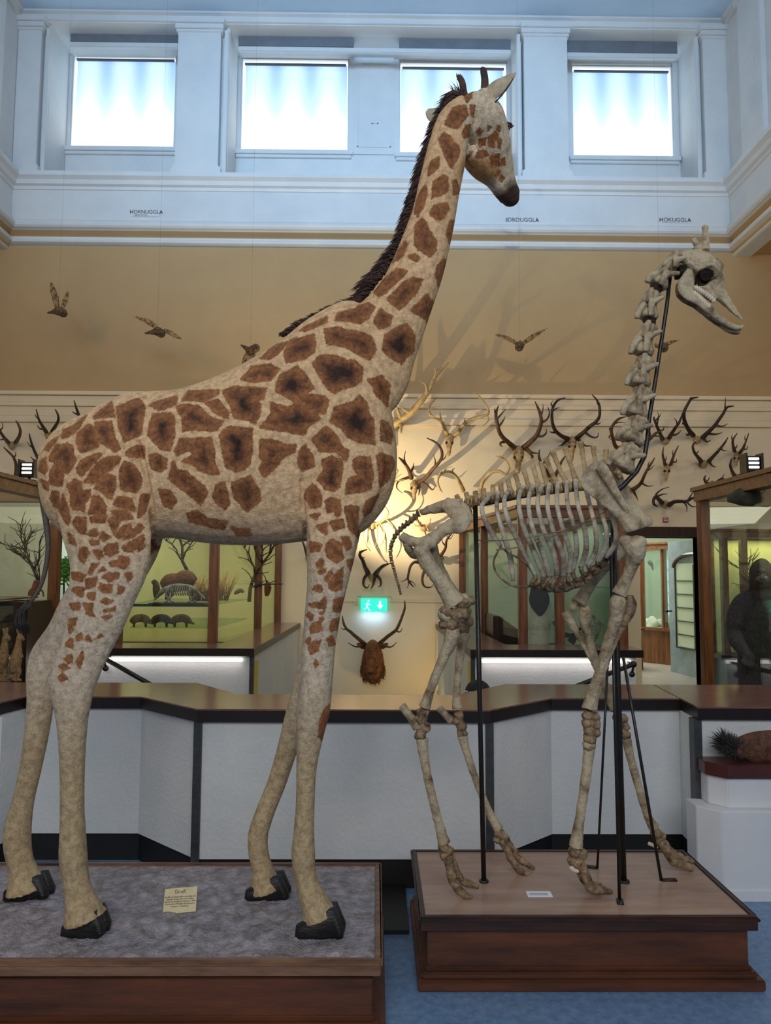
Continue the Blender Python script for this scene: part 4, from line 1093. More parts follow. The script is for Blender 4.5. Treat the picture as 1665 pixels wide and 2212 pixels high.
# sacrum, pelvis, tail
pbone('sacrum', [(1000,1090,14),(975,1092,16),(950,1096,13),(925,1102,9),(908,1108,7)], SY, amp=.004)
for k, Yp in enumerate((-1, 1)):
    d = lambda v: SY+Yp*v
    mb = MB()
    ptube(mb, [(999,1090,12,d(.06),.6),(998,1112,24,d(.13),.28),(990,1132,22,d(.15),.28),(972,1138,16,d(.14),.45),(952,1150,13,d(.13),.8),(935,1164,15,d(.13),1),(915,1172,13,d(.12),.8),(893,1170,11,d(.11),.7),(875,1163,11,d(.10),.8),(866,1156,9,d(.10),1)], SY, 14, 4)
    ptube(mb, [(962,1086,14,d(.05),.6),(978,1100,18,d(.10),.35),(990,1120,14,d(.14),.35)], SY, 12, 3)
    ptube(mb, [(876,1166,9,d(.10)),(884,1188,9,d(.07)),(898,1200,9,d(.03)),(915,1190,9,d(.05)),(930,1180,10,d(.1))], SY, 12, 3)
    ptube(mb, [(1003,1108,10,d(.14),.6),(1006,1125,7,d(.15),.6)], SY, 10, 2)
    bone('pelvis', mb, 'bone', voxel=.0045)
tv = [(904,1110),(896,1118),(888,1125),(880,1131),(872,1137),(865,1144),(858,1151),(853,1159),(848,1168),(845,1178),(843,1190),(844,1202),(846,1214),(850,1226),(853,1238),(856,1250),(860,1262),(863,1274),(866,1286)]
for i in range(len(tv)-1):
    a, b = tv[i], tv[i+1]; r = 7.6-.25*i; mb = MB()
    ptube(mb, [(a[0], a[1], r), ((a[0]+b[0])/2, (a[1]+b[1])/2, r*.62), (b[0]*.92+a[0]*.08, b[1]*.92+a[1]*.08, r*.95)], SY, 8, 2)
    if i < 8:
        ptube(mb, [(a[0], a[1], 3), (a[0]-4, a[1]-9+i*.5, 2)], SY, 6, 1); mb.tube([P(*a, SY-.03), P(*a, SY+.03)], .005, 6, [.004]*2)
    mb.build('tail_vertebra', M['bone_dark'], sk, True)
# ribs: near and far
RB = [((1060,1072),(1041,1092),(1046,1120),(1062,1152),(1082,1180)),((1076,1066),(1073,1100),(1086,1150),(1102,1205),(1108,1255)),((1100,1060),(1089,1080),(1096,1120),(1122,1175),(1158,1246)),
((1128,1054),(1120,1080),(1128,1130),(1150,1185),(1176,1248)),((1150,1051),(1141,1085),(1150,1140),(1172,1195),(1188,1248)),((1170,1049),(1161,1085),(1172,1140),(1196,1195),(1204,1244)),
((1186,1048),(1182,1090),(1194,1145),(1216,1200),(1216,1246)),((1205,1045),(1203,1090),(1216,1145),(1232,1195),(1228,1240)),((1224,1043),(1226,1090),(1240,1140),(1245,1190),(1236,1232)),
((1243,1040),(1248,1090),(1262,1140),(1266,1185),(1254,1226)),((1262,1044),(1276,1100),(1287,1150),(1286,1190),(1270,1222)),((1285,1052),(1300,1110),(1310,1150),(1306,1185),(1290,1214)),((1308,1060),(1320,1110),(1330,1150),(1326,1180),(1306,1204))]
for i, rb in enumerate(RB):
    bulge = .17+.05*math.sin(i/12*PI) if i > 1 else .16
    for s_ in (-1, 1):
        ys = [.03, .85*bulge, 1.0*bulge, .72*bulge, (.09 if i > 0 else .6*bulge)]
        mb = MB()
        ptube(mb, [(p[0], p[1], r, SY+s_*y_, .55) for p, r, y_ in zip(rb, (5.5, 5, 5.5, 6.2, 6.0 if i > 2 else 4), ys)], SY, 9, 5)
        mb.ball(P(*rb[0], SY+s_*.03), .014)
        link('rib', mb.mesh('rib'), M['bone_rib'], sk, smooth=True)
# breastbone segments
st = [(1150,1262),(1172,1268),(1194,1271),(1216,1270),(1238,1264),(1258,1254),(1276,1240),(1292,1224),(1306,1208),(1316,1192)]
for i in range(len(st)-1):
    a, b = st[i], st[i+1]
    pbone('sternum_segment', [(a[0], a[1], 9, SY, 1.8), ((a[0]+b[0])/2, (a[1]+b[1])/2, 11, SY, 2), (b[0]-(b[0]-a[0])*.12, b[1]-(b[1]-a[1])*.12, 9.5, SY, 1.8)], SY, 'bone_dark', sub=2, sm=1, amp=.005)
for i in range(2, 12):
    for s_ in (-1, 1):
        a = RB[i][4]; b = st[min(max(0, i-3), 8)]
        mb = MB(); ptube(mb, [(a[0], a[1]-2, 5, SY+s_*.09), ((a[0]+b[0])/2-6, (a[1]+b[1])/2+6, 5, SY+s_*.07), (b[0], b[1], 5, SY+s_*.02)], SY, 7, 3)
        mb.build('costal_cartilage', M['bone_dark'], sk, True)
wr = MB()
for s_ in (-1, 1):
    ptube(wr, [(1034,1167,1.3,SY+s_*.10),(1080,1168,1.3,SY+s_*.19),(1130,1163,1.3,SY+s_*.23),(1190,1152,1.3,SY+s_*.24),(1250,1134,1.3,SY+s_*.24),(1310,1104,1.3,SY+s_*.19)], SY, 5, 3)
    ptube(wr, [(1072,1188,1.3,SY+s_*.15),(1120,1182,1.3,SY+s_*.21),(1190,1160,1.3,SY+s_*.24),(1250,1141,1.3,SY+s_*.24)], SY, 5, 3)
    ptube(wr, [(1082,1180,2,SY+s_*.1),(1066,1212,2.2,SY+s_*.1),(1074,1240,2.2,SY+s_*.1),(1100,1262,2.6,SY+s_*.09),(1130,1268,3,SY+s_*.06),(1160,1262,3,SY)], SY, 6, 4)
    ptube(wr, [(1082,1182,2,SY+s_*.17),(1100,1196,2.2,SY+s_*.17),(1124,1208,2.4,SY+s_*.14),(1146,1230,2.6,SY+s_*.1),(1160,1256,3,SY+s_*.03)], SY, 6, 4)
wr.build('wire', M['bone_dark'], sk, True)
# shoulder blades
def scap(Y, dxy, thin):
    dx, dy = dxy
    mb = MB()
    ptube(mb, [(1268+dx,1010+dy,10,Y,.3),(1276+dx,1018+dy,34,Y,.14),(1292+dx,1040+dy,36,Y-.0,.14),(1312+dx,1066+dy,28,Y,.2),(1334+dx,1094+dy,20,Y,.4),(1354+dx,1120+dy,19,Y,.8),(1366+dx,1136+dy,25,Y,.8),(1370+dx,1146+dy,22,Y,.8)], Y, 20, 5)
    ptube(mb, [(1290+dx,1012+dy,4,Y-.02*thin),(1320+dx,1052+dy,7,Y-.03*thin),(1345+dx,1090+dy,6,Y-.03*thin),(1358+dx,1112+dy,4,Y-.02*thin)], Y, 8, 3)
    ptube(mb, [(1372+dx,1130+dy,12,Y),(1388+dx,1134+dy,9,Y)], Y, 10, 2)
    return bone('shoulder_blade', mb, 'bone', voxel=.004)
scap(SY-.24, (0, 0), 1); scap(SY+.22, (18, -6), -1)
# limbs
def limb(rows, Y, name, m='bone', **k): return pbone(name, rows, Y, m, **k)
nsh = SY-.22
limb([(1362,1160,14,nsh),(1368,1176,26,nsh),(1372,1194,22,nsh),(1366,1216,16,nsh+.02),(1357,1240,13,nsh+.03),(1346,1264,14,nsh+.05),(1337,1284,17,nsh+.06)], nsh, 'humerus', extra=[(1382,1172,15,nsh-.02),(1352,1170,15,nsh+.0)])
ne = nsh+.06
limb([(1338,1288,13,ne),(1334,1302,18,ne),(1330,1330,15,ne),(1322,1360,12,ne+.01),(1312,1395,12,ne+.015),(1300,1440,12,ne+.02),(1288,1480,13,ne+.03),(1277,1512,15,ne+.035),(1273,1532,17,ne+.035)], ne, 'radius')
limb([(1358,1286,9,ne+.01),(1362,1306,13,ne+.01),(1356,1326,13,ne+.01),(1345,1350,8,ne+.01),(1328,1390,5,ne+.02),(1306,1450,4,ne+.03)], ne, 'ulna', 'bone_dark')
nc = NS
def knuckles(name, cells, Y, m='bone_dark', parent=None):
    mb = MB()
    for (x, y, r) in cells: mb.ball(P(x, y, Y), (r*Y/F, r*Y/F*1.15, r*.85*Y/F), 12, 8)
    ptube(mb, [(cells[0][0], cells[0][1], cells[0][2]*.8), (cells[-1][0], cells[-1][1], cells[-1][2]*.8)], Y, 10, 2)
    return bone(name, mb, m, voxel=.004, sm=1, amp=.006, freq=55)
knuckles('wrist_bones', [(1270,1546,13),(1284,1548,12),(1267,1562,12),(1285,1564,13),(1274,1580,14),(1286,1582,11),(1274,1598,14),(1272,1612,13)], nc)
limb([(1273,1604,15),(1271,1630,12),(1265,1680,10.5),(1258,1730,10),(1250,1780,10.5),(1246,1810,13),(1244,1830,15)], nc, 'cannon_bone')
knuckles('fetlock_bones', [(1240,1840,14),(1256,1845,13),(1236,1858,12),(1250,1864,13)], nc)
def toes(paths, Y):
    for (rows, dy) in paths:
        limb([(a, b, r, Y+dy) for a, b, r in rows], Y, 'toe', 'bone_dark', amp=.005)
toes([([(1252,1862,10),(1262,1885,10),(1270,1905,9),(1278,1918,11),(1300,1922,9),(1322,1926,5)], -.02), ([(1248,1866,9),(1256,1888,9),(1266,1904,8),(1280,1912,8),(1300,1914,6)], .035)], nc)
limb([(1232,1872,5),(1238,1880,5),(1250,1882,4)], nc-.02, 'sesamoid_bone', 'teeth', sub=2)
# far foreleg
fsh = SY+.18
limb([(1345,1170,16,fsh),(1330,1195,17,fsh),(1305,1225,13,fsh),(1282,1252,12,fsh),(1262,1282,14,fsh),(1248,1304,17,fsh-.01)], fsh, 'humerus', extra=[(1262,1318,12),(1238,1312,10)])
fe = FS+.0
limb([(1262,1318,13,fe),(1264,1340,14,fe),(1266,1362,10,fe),(1280,1410,9.5,fe),(1298,1460,9.5,fe),(1316,1505,10,fe),(1330,1534,12,fe)], fe, 'radius')
limb([(1222,1322,11,fe),(1232,1342,10,fe),(1248,1370,7,fe),(1268,1410,4,fe),(1290,1455,3,fe)], fe, 'ulna')
knuckles('wrist_bones', [(1334,1550,12),(1346,1552,11),(1338,1566,12),(1350,1570,11),(1350,1588,12)], FS)
limb([(1352,1594,11),(1360,1630,9),(1372,1675,8.5),(1385,1720,8.5),(1400,1765,9),(1414,1790,12)], FS, 'cannon_bone')
knuckles('fetlock_bones', [(1418,1800,12),(1428,1806,10),(1424,1816,10)], FS)
toes([([(1426,1816,9),(1440,1840,9),(1456,1862,9),(1474,1868,8),(1496,1876,7)], -.02), ([(1432,1818,8),(1448,1838,8),(1466,1854,8),(1484,1856,7),(1498,1862,5)], .03)], FS)
limb([(1400,1822,4),(1410,1826,4),(1420,1832,4)], FS-.02, 'sesamoid_bone', 'teeth', sub=2)
# hind legs
hn = SY-.17
limb([(928,1168,14,hn+.03),(914,1186,14,hn),(918,1206,18,hn),(934,1230,17,hn),(952,1256,17,hn),(970,1284,20,hn),(984,1306,24,hn)], hn, 'femur', extra=[(930,1172,15,hn+.03),(902,1190,11,hn),(1004,1298,17,hn),(962,1328,17,hn)])
knuckles('knee_bones', [(1000,1300,18),(1016,1298,12),(964,1322,17),(985,1330,18),(958,1350,12),(975,1352,17),(1000,1332,14)], hn)
limb([(962,1362,14,hn),(976,1366,18,hn),(972,1388,15,hn),(958,1420,11.5,hn+.01),(943,1455,10,hn+.02),(928,1495,10,NS-.01),(917,1528,13,NS)], hn, 'tibia')
limb([(868,1524,9),(880,1540,9),(893,1558,10),(902,1574,11)], NS, 'heel_bone', 'bone')
knuckles('hock_bones', [(912,1540,14),(908,1556,12),(918,1572,13),(908,1590,13)], NS)
limb([(912,1594,14),(914,1622,11),(922,1670,9.5),(932,1716,9.5),(944,1765,9.5),(953,1800,11),(960,1822,14)], NS, 'cannon_bone')
knuckles('fetlock_bones', [(958,1832,13),(970,1838,11),(962,1850,12)], NS)
toes([([(966,1850,10),(972,1878,9),(978,1904,9),(990,1922,9),(1008,1934,7),(1020,1939,4)], -.03), ([(974,1850,9),(984,1876,8),(996,1900,8),(1014,1910,8),(1034,1916,4)], .03)], NS)
hf = SY+.14
limb([(930,1170,13,hf),(940,1205,12,hf),(960,1250,12,hf),(985,1290,14,hf),(1000,1312,15,hf)], hf, 'femur')
knuckles('knee_bones', [(1004,1322,15),(1010,1342,14),(1000,1358,15)], hf)
limb([(1004,1366,14,hf),(998,1392,11,hf),(992,1430,9,hf),(988,1470,8,FS-.02),(986,1505,9,FS),(988,1530,12,FS)], hf, 'tibia')
limb([(948,1528,8),(962,1544,8),(976,1558,9)], FS, 'heel_bone', 'bone')
knuckles('hock_bones', [(990,1545,12),(984,1558,10),(996,1570,12),(998,1584,12)], FS)
limb([(998,1588,12),(1004,1612,9),(1016,1650,8),(1030,1690,8),(1048,1735,8),(1064,1770,9),(1078,1792,11)], FS, 'cannon_bone')
knuckles('fetlock_bones', [(1078,1800,12),(1088,1808,10),(1074,1814,9)], FS)
toes([([(1084,1814,9),(1096,1838,8),(1108,1862,8),(1124,1882,8),(1142,1890,6)], -.03), ([(1092,1812,8),(1108,1836,7),(1122,1856,7),(1140,1868,6),(1154,1876,4)], .03)], FS)
# iron rods
def rod(name, rows, Y=SY, seg=8):
    mb = MB(); ptube(mb, rows, Y, seg, 1); return mb.build(name, M['blackmetal'], sk, True)
def foot(px, py): g = PZ(px, py, ZT); return g
def rodto(top, base, r, flat=True, plate=None):
    mb = MB(); a = P(*top); b = PZ(*base, ZT); mb.tube([a, b], r, 10, cap=True)
    if plate: mb.bar(b+Vector((0, 0, .004)), b+Vector((plate[0], plate[1], .004)), .028, .006)
    else: mb.tube([b+Vector((0, 0, .0)), b+Vector((0, 0, .008))], r*1.9, 12)
    return mb.build('support_rod', M['blackmetal'], sk, True)
rodto((1026, 1076, SY), (1045, 1905), .0115)
rodto((1322, 1050, SY), (1347, 1905), .014)
rodto((1318, 1160, SY-.05), (1338, 1944), .0075, plate=(-.012, -.05))
rodto((1312, 1440, SY+.0), (1290, 1876), .006, plate=(-.05, .02))
rodto((1346, 1420, SY), (1428, 1902), .0075, plate=(.07, 0))
rod('neck_rod', [(1447,596,4.5),(1440,660,4.5),(1428,740,4.5),(1414,830,4.5),(1402,905,4.8),(1398,950,5),(1392,985,5.2),(1375,1018,5.4),(1345,1050,5.6),(1318,1072,5.8)], SY)
# ---------------- antlers on the wall ----------------
WY = YW-0.02
def smooth_path(pts, sub=4): return cat_rom(pts, sub)
def antler(parent, beam, tines, m, r0=5.2, name='antler', out=0.42):
    mb = MB(); n = len(beam)
    dep = lambda t: WY-0.10-out*math.sin(min(1, t*1.15)*PI*.62)
    rows = [(x, y, r0*(1-.55*i/(n-1)) if i < n-1 else 1.0, dep(i/(n-1))) for i, (x, y) in enumerate(beam)]
    rows[0] = (rows[0][0], rows[0][1], r0*1.15, rows[0][3])
    rr = cat_rom(rows, 4)
    mb.tube([P(a[0], a[1], a[3]) for a in rr], [max(a[2], .5)*a[3]/F for a in rr], 8)
    for t in tines:
        x0, y0 = t[0]
        near = min(rr, key=lambda a: (a[0]-x0)**2+(a[1]-y0)**2)
        pts = [(near[0], near[1])]+[p for p in t[1:]] if len(t) > 1 else [(near[0], near[1]), t[0]]
        k = len(pts); l = math.hypot(pts[-1][0]-pts[0][0], pts[-1][1]-pts[0][1])
        rw = [(x, y, max(.5, near[2]*.72*(1-.85*i/(k-1))), near[3]-.0035*l*(i/(k-1))) for i, (x, y) in enumerate(pts)]
        r2 = cat_rom(rw, 4) if k > 2 else rw
        mb.tube([P(a[0], a[1], a[3]) for a in r2], [max(a[2], .4)*a[3]/F for a in r2], 7)
    return mb.build(name, m, parent, True)
def mount(label, skull, la, lt, ra, rt, m='antler', r0=5.0, cap=False, out=.42, sm='skullcap', wid=9):
    (x0, y0), (x1, y1) = skull
    root = empty('antler_trophy', P(x0, y0, WY), label, 'antlers', 'antlers mounted on the back wall')
    mb = MB()
    if cap:
        mb.ball(P(x0, y0, WY-.05), (.06, .055, .045)); mb.ball(P(x0, y0+4, WY-.06), (.045, .05, .04))
    else:
        w = wid
        ptube(mb, [(x0, y0-2, w*.5, WY+.01, .8), (x0, y0-4, w*.6, WY-.07, .8), (x0, y0+2, w, WY-.10, .9), (x0+(x1-x0)*.3, y0+(y1-y0)*.3, w*.95, WY-.13, .9), (x0+(x1-x0)*.6, y0+(y1-y0)*.6, w*.6, WY-.13, .9), (x1, y1, w*.42, WY-.12, .9)], WY, 12, 3)
    sk_ = bone('trophy_skull', mb, sm, voxel=.009, sm=1, amp=.005, parent=root, freq=25)
    if not cap:
        for s in (-1, 1):
            e = MB(); e.ball(P(x0+(x1-x0)*.3+s*wid*.72, y0+(y1-y0)*.32, WY-.17), (.016, .02, .02)); e.build('eye_socket', M['socket'], sk_, True)
    mm = M[m]
    if la: antler(root, la, lt, mm, r0, out=out)
    if ra: antler(root, ra, rt, mm, r0, out=out)
    return root
mount('huge pale palmate antlers rising from behind the stuffed giraffe\'s chest', ((832,945),(842,985)),
  None, None, [(846,920),(866,906),(888,890),(905,872),(924,845),(938,815),(952,798),(969,783)],
  [[(936,820),(941,806),(938,792)],[(918,855),(922,845),(918,830),(904,822)],[(893,893),(880,889),(870,883),(864,876)],[(868,904),(862,895),(856,880),(849,864)],[(860,910),(866,922),(866,936)]], m='antler_pale', r0=9)
LPX, LPY = 740, 1150
pal = MB()   # broad shovel of the same trophy, hidden by the giraffe; only its shadow shows on the wall
shp = [(946,855),(956,821),(964,815),(973,804),(966,791),(982,795),(1002,783),(1004,762),(1008,757),(1014,780),(1022,782),(1030,760),(1020,738),(1034,748),(1036,775),(1032,800),(1043,772),(1046,732),(1053,735),(1051,775),(1046,804),(1060,792),(1058,768),(1070,788),(1058,815),(1046,826),(1088,804),(1060,830),(1040,842),(1108,838),(1040,855),(1010,862),(975,866)]
lp = P(LPX, LPY, 9.85)
cpl = [lp+.34*(P(a, b, YW)-lp) for a, b in shp]
n_ = len(cpl)
pal.add([c for c in cpl]+[c+Vector((0, .03, 0)) for c in cpl], [tuple(range(n_)), tuple(range(2*n_-1, n_-1, -1))]+[(i, (i+1) % n_, n_+(i+1) % n_, n_+i) for i in range(n_)])
pal.tube([P(833, 950, WY-.08), P(828, 985, WY-.35), lp+.345*(P(990, 848, YW)-lp)], [.045, .04, .035], 10)
pal.build('palm', M['antler_pale'], [o for o in bpy.data.objects if o.get('label', '').startswith('huge pale palmate')][0])
mount('pale narrow skull with wide curved antlers, just right of the giraffe\'s chest', ((971,944),(969,984)),
  [(965,938),(959,922),(953,910),(940,903),(930,897),(926,886),(930,873),(941,861)], [[(953,910),(951,898),(950,888)],[(930,897),(938,900),(948,903)],[(926,886),(936,880),(952,878)]],
  [(978,942),(990,934),(999,919),(1016,907),(1034,901),(1051,896),(1055,888),(1050,876),(1039,861),(1022,847)], [[(1002,917),(1004,908),(1002,902)],[(1034,901),(1030,896),(1028,890)],[(1051,896),(1055,906),(1050,914),(1042,920)]], m='antler_pale', r0=4.5)
mount('brown skull with thick lyre-shaped branching antlers above the skeleton ribs', ((1120,972),(1118,1022)),
  [(1111,968),(1098,956),(1086,945),(1078,932),(1074,915),(1071,899),(1072,888),(1077,876)], [[(1073,905),(1084,893),(1093,883)],[(1076,922),(1086,910),(1091,899)],[(1092,957),(1082,956),(1081,962),(1086,964)],[(1071,897),(1068,888),(1069,880)]],
  [(1130,968),(1145,955),(1158,942),(1165,926),(1169,910),(1167,896),(1163,884),(1155,867)], [[(1168,900),(1172,886),(1173,873)],[(1168,915),(1180,907),(1186,896),(1185,884),(1182,880)],[(1158,944),(1172,942),(1180,934),(1179,925)],[(1136,968),(1148,977),(1163,979)],[(1140,972),(1150,986),(1146,990)]], m='antler', r0=6, wid=12)
mount('yellow skull with round lyre-shaped dark antlers over the spine tips', ((1236,950),(1234,996)),
  [(1227,948),(1213,942),(1200,931),(1194,918),(1192,905),(1193,884),(1203,866),(1221,859)], [[(1195,888),(1202,882),(1209,881)],[(1202,932),(1192,934),(1186,932)],[(1225,950),(1215,960),(1206,963)],[(1193,880),(1190,872),(1196,864)]],
  [(1244,948),(1258,936),(1273,922),(1286,912),(1294,900),(1295,881),(1290,866),(1278,852)], [[(1284,914),(1292,916),(1298,912)],[(1262,935),(1278,944),(1290,944),(1292,934)],[(1250,952),(1262,962),(1278,963)],[(1293,878),(1290,872),(1288,866)]], m='antler_dark', r0=5)
mount('knotty dark antlers half hidden behind the lower neck of the skeleton', ((1372,960),(1372,975)),
  [(1350,968),(1331,966),(1324,948),(1320,931),(1324,918),(1336,905),(1352,900)], [[(1328,914),(1340,912),(1352,914)],[(1323,925),(1316,926),(1318,934)],[(1322,940),(1315,944),(1320,950)]],
  [(1380,962),(1396,954),(1406,946),(1416,936),(1433,929)], [[(1402,949),(1404,938),(1402,926)],[(1412,940),(1424,942),(1430,938)]], m='antler', r0=5, cap=True)
mount('small skull cap with spiky upright antlers right of the skeleton neck', ((1438,950),(1438,962)),
  [(1430,948),(1426,938),(1420,924),(1413,907),(1412,900)], [[(1419,918),(1422,904),(1428,893)],[(1424,932),(1432,928),(1434,920)],[(1416,910),(1422,900),(1420,890)]],
  [(1446,945),(1452,934),(1460,922),(1468,910),(1476,887)], [[(1462,918),(1461,910),(1455,903)],[(1450,940),(1462,938),(1471,929)],[(1472,900),(1478,898),(1476,890)]], m='antler_dark', r0=4.5, cap=True)
mount('very wide dark antlers on a skull cap, touching the wall moulding', ((1506,948),(1506,960)),
  [(1497,941),(1487,928),(1480,914),(1477,902),(1478,888),(1486,872),(1494,861),(1508,858)], [[(1479,912),(1474,915),(1476,918)],[(1492,936),(1484,940),(1482,936)],[(1493,864),(1490,860),(1494,857)]],
  [(1518,945),(1530,933),(1541,922),(1553,906),(1562,893),(1570,880),(1585,877)], [[(1566,887),(1566,872),(1567,858)],[(1543,920),(1560,921),(1572,915)],[(1528,936),(1546,938),(1560,934)],[(1519,946),(1526,954),(1535,951)]], m='antler_dark', r0=5, cap=True)
mount('wide thin dark antlers on a small cap, below the widest pair', ((1520,1000),(1520,1010)),
  [(1514,996),(1506,986),(1499,976),(1496,963),(1503,954)], [[(1514,998),(1510,1006),(1515,1010)],[(1500,980),(1506,978),(1508,972)]],
  [(1531,996),(1542,984),(1553,972),(1564,958),(1572,945)], [[(1556,970),(1564,974),(1570,973)],[(1532,996),(1538,1006),(1547,1009)],[(1546,982),(1552,976),(1550,968)]], m='antler_dark', r0=4.2, cap=True)
mount('tiny complete skull with short upright antlers in the middle of the right wall', ((1441,1008),(1438,1038)),
  [(1436,1003),(1433,992),(1431,980),(1433,966)], [[(1433,994),(1438,992),(1439,984)]],
  [(1449,1003),(1453,990),(1457,979),(1465,963)], [[(1455,984),(1452,978),(1454,972)],[(1451,998),(1460,998),(1461,991)]], m='antler', r0=3.6, wid=7)
mount('small pale skull with upright antlers left of the right floodlight', ((1592,982),(1589,1006)),
  [(1586,974),(1583,962),(1583,950),(1592,936)], [[(1583,952),(1580,944),(1582,939)],[(1585,968),(1590,966),(1592,960)]],
  [(1599,977),(1605,968),(1609,958),(1617,936)], [[(1610,954),(1608,946),(1610,939)],[(1604,970),(1612,970),(1615,962)]], m='antler', r0=3.8, wid=7)
mount('dark upright antlers partly behind the roof of the gorilla case', ((1594,1030),(1594,1040)),
  [(1586,1028),(1580,1016),(1577,1004),(1580,990)], [], [(1602,1026),(1608,1016),(1613,1008),(1616,998)], [], m='antler_dark', r0=4, cap=True)
mount('low flat dark antlers resting just above the gorilla case', ((1538,1045),(1538,1050)),
  [(1532,1046),(1524,1042),(1521,1034),(1524,1027)], [[(1524,1042),(1530,1036),(1532,1030)]],
  [(1545,1046),(1552,1038),(1560,1034),(1568,1037)], [[(1556,1036),(1561,1030),(1564,1024)]], m='antler_dark', r0=3.6, cap=True)
mount('skull with one long branching antler right of the skeleton shoulder', ((1354,1056),(1352,1094)),
  [(1346,1053),(1341,1048),(1338,1040)], [], [(1366,1058),(1378,1050),(1386,1040),(1391,1028),(1398,1014),(1406,1002),(1414,989)],
  [[(1396,1017),(1406,1012),(1413,1005)],[(1384,1044),(1398,1050),(1411,1049)],[(1367,1060),(1373,1070),(1378,1081)],[(1400,1010),(1400,1002),(1404,996)]], m='antler', r0=4.6, wid=10)
mount('sprawling horizontal antlers above the red fire sign', ((1436,1086),(1436,1094)),
  [(1429,1086),(1422,1078),(1415,1074),(1411,1082),(1413,1090),(1420,1094)], [[(1413,1076),(1420,1064),(1432,1056),(1446,1052)],[(1418,1068),(1430,1068),(1442,1067)]],
  [(1445,1091),(1456,1084),(1470,1083),(1482,1083),(1496,1076),(1513,1073)], [[(1485,1082),(1492,1070),(1502,1057)],[(1476,1083),(1483,1094),(1483,1106)],[(1482,1090),(1494,1094),(1507,1094)]], m='antler_dark', r0=5, cap=True)
mount('orange-lit tangled antlers on a thin skull beside the giraffe\'s elbow', ((895,1044),(894,1078)),
  [(888,1032),(884,1018),(875,1002),(868,994),(861,988)], [[(876,1005),(873,990),(876,974)],[(886,1028),(874,1034),(860,1040),(857,1054),(870,1066)],[(885,1020),(892,1010),(893,1000)]],
  [(903,1042),(914,1036),(923,1028),(934,1014),(944,1004),(954,988),(953,971),(941,956),(921,946)], [[(940,1008),(940,995),(936,982)],[(910,1040),(922,1048),(934,1058),(940,1050)],[(905,1044),(906,1058),(904,1070)],[(950,995),(960,990),(964,980)]], m='antler', r0=5)
mount('two long hooked pale antlers showing above the skeleton\'s hip', ((1018,1078),(1018,1100)),
  [(1001,1060),(993,1042),(984,1028),(974,1020),(962,1019),(950,1026),(945,1040),(950,1056),(955,1064)], [[(958,1020),(964,1012),(976,1008)],[(976,1021),(978,1014),(982,1012)],[(950,1027),(952,1018),(960,1010)]],
  [(1037,1060),(1042,1042),(1050,1030),(1062,1020),(1078,1018),(1092,1024),(1099,1012),(1096,1000),(1088,992),(1071,985)], [[(1098,1006),(1103,1010),(1104,1020)],[(1090,996),(1086,988),(1078,984)]], m='antler_pale', r0=4.2, out=.5)
mount('dark forked antlers standing between the upright spines of the skeleton', ((1192,1034),(1192,1050)),
  [(1188,1030),(1178,1014),(1169,1000),(1164,986),(1165,971)], [[(1172,1004),(1182,990),(1189,974)]],
  [(1197,1030),(1206,1014),(1212,998),(1222,984)], [[(1206,1010),(1200,998),(1202,986)]], m='antler', r0=4.6)
mount('small white hanging antlers with many thin loops beside the giraffe\'s foreleg', ((804,1134),(803,1142)),
  [(798,1134),(788,1142),(784,1158),(790,1176),(800,1190)], [[(790,1140),(782,1148),(778,1166)],[(796,1138),(796,1160),(800,1180)]],
  [(812,1132),(824,1127),(834,1118),(838,1106),(832,1096),(826,1092)], [[(834,1118),(846,1118),(851,1108),(846,1098)],[(820,1130),(830,1150),(828,1170),(814,1184)],[(812,1136),(816,1156),(810,1182)],[(836,1122),(848,1136),(846,1158)]], m='antler_pale', r0=3, cap=True, out=.3)
mount('dark antlers on a curled cap above the green exit sign', ((803,1246),(803,1254)),
  [(795,1238),(788,1224),(783,1210),(777,1200),(780,1192),(793,1187)], [[(785,1214),(782,1206),(788,1204)],[(796,1244),(786,1250),(785,1264),(793,1270),(798,1262)],[(778,1198),(776,1194),(777,1190)]],
  [(811,1240),(819,1230),(828,1222),(843,1217)], [[(836,1219),(836,1214),(833,1211)],[(812,1246),(821,1252),(822,1264),(816,1268)],[(808,1250),(806,1262),(801,1272)]], m='antler_dark', r0=5, cap=True)
mount('hanging forked antlers left of the skeleton femur', ((914,1221),(915,1228)),
  [(908,1216),(896,1214),(887,1222),(883,1236),(881,1250),(886,1260),(894,1268)], [[(881,1248),(874,1254),(866,1256)],[(882,1252),(882,1264),(878,1270)],[(884,1254),(892,1258),(898,1266)]],
  [(920,1224),(914,1240),(912,1254),(916,1266),(926,1270)], [[(918,1267),(930,1268),(937,1260)],[(918,1226),(922,1236),(923,1248)],[(926,1269),(934,1268),(938,1262)]], m='antler', r0=3.6, cap=True, out=.3)
mount('thin pale antler pair behind the skeleton tail', ((915,1139),(915,1146)),
  [(910,1136),(904,1128),(900,1118),(896,1110)], [[(908,1134),(900,1136),(894,1132)]],
  [(921,1136),(928,1130),(930,1120)], [[(918,1142),(926,1150),(928,1162)]], m='antler_pale', r0=2.6, cap=True, out=.25)
mount('slender curved brown antlers against the right-hand display case', ((950,1205),(950,1212)),
  [(946,1204),(936,1200),(930,1206)], [], [(952,1200),(962,1184),(964,1168),(972,1156),(984,1145)], [[(962,1180),(956,1172),(955,1164)],[(966,1165),(974,1162),(980,1152)]], m='antler', r0=3.4, cap=True, out=.25)
mount('forked antlers on a pale cap left of the giraffe\'s rump, upper pair', ((105,940),(105,946)),
  [(99,932),(91,919),(84,906),(78,884)], [[(84,904),(78,900),(75,894)],[(96,928),(86,926),(80,918)]],
  [(113,932),(120,920),(126,908),(125,896),(119,884)], [], m='antler_dark', r0=4, cap=True)
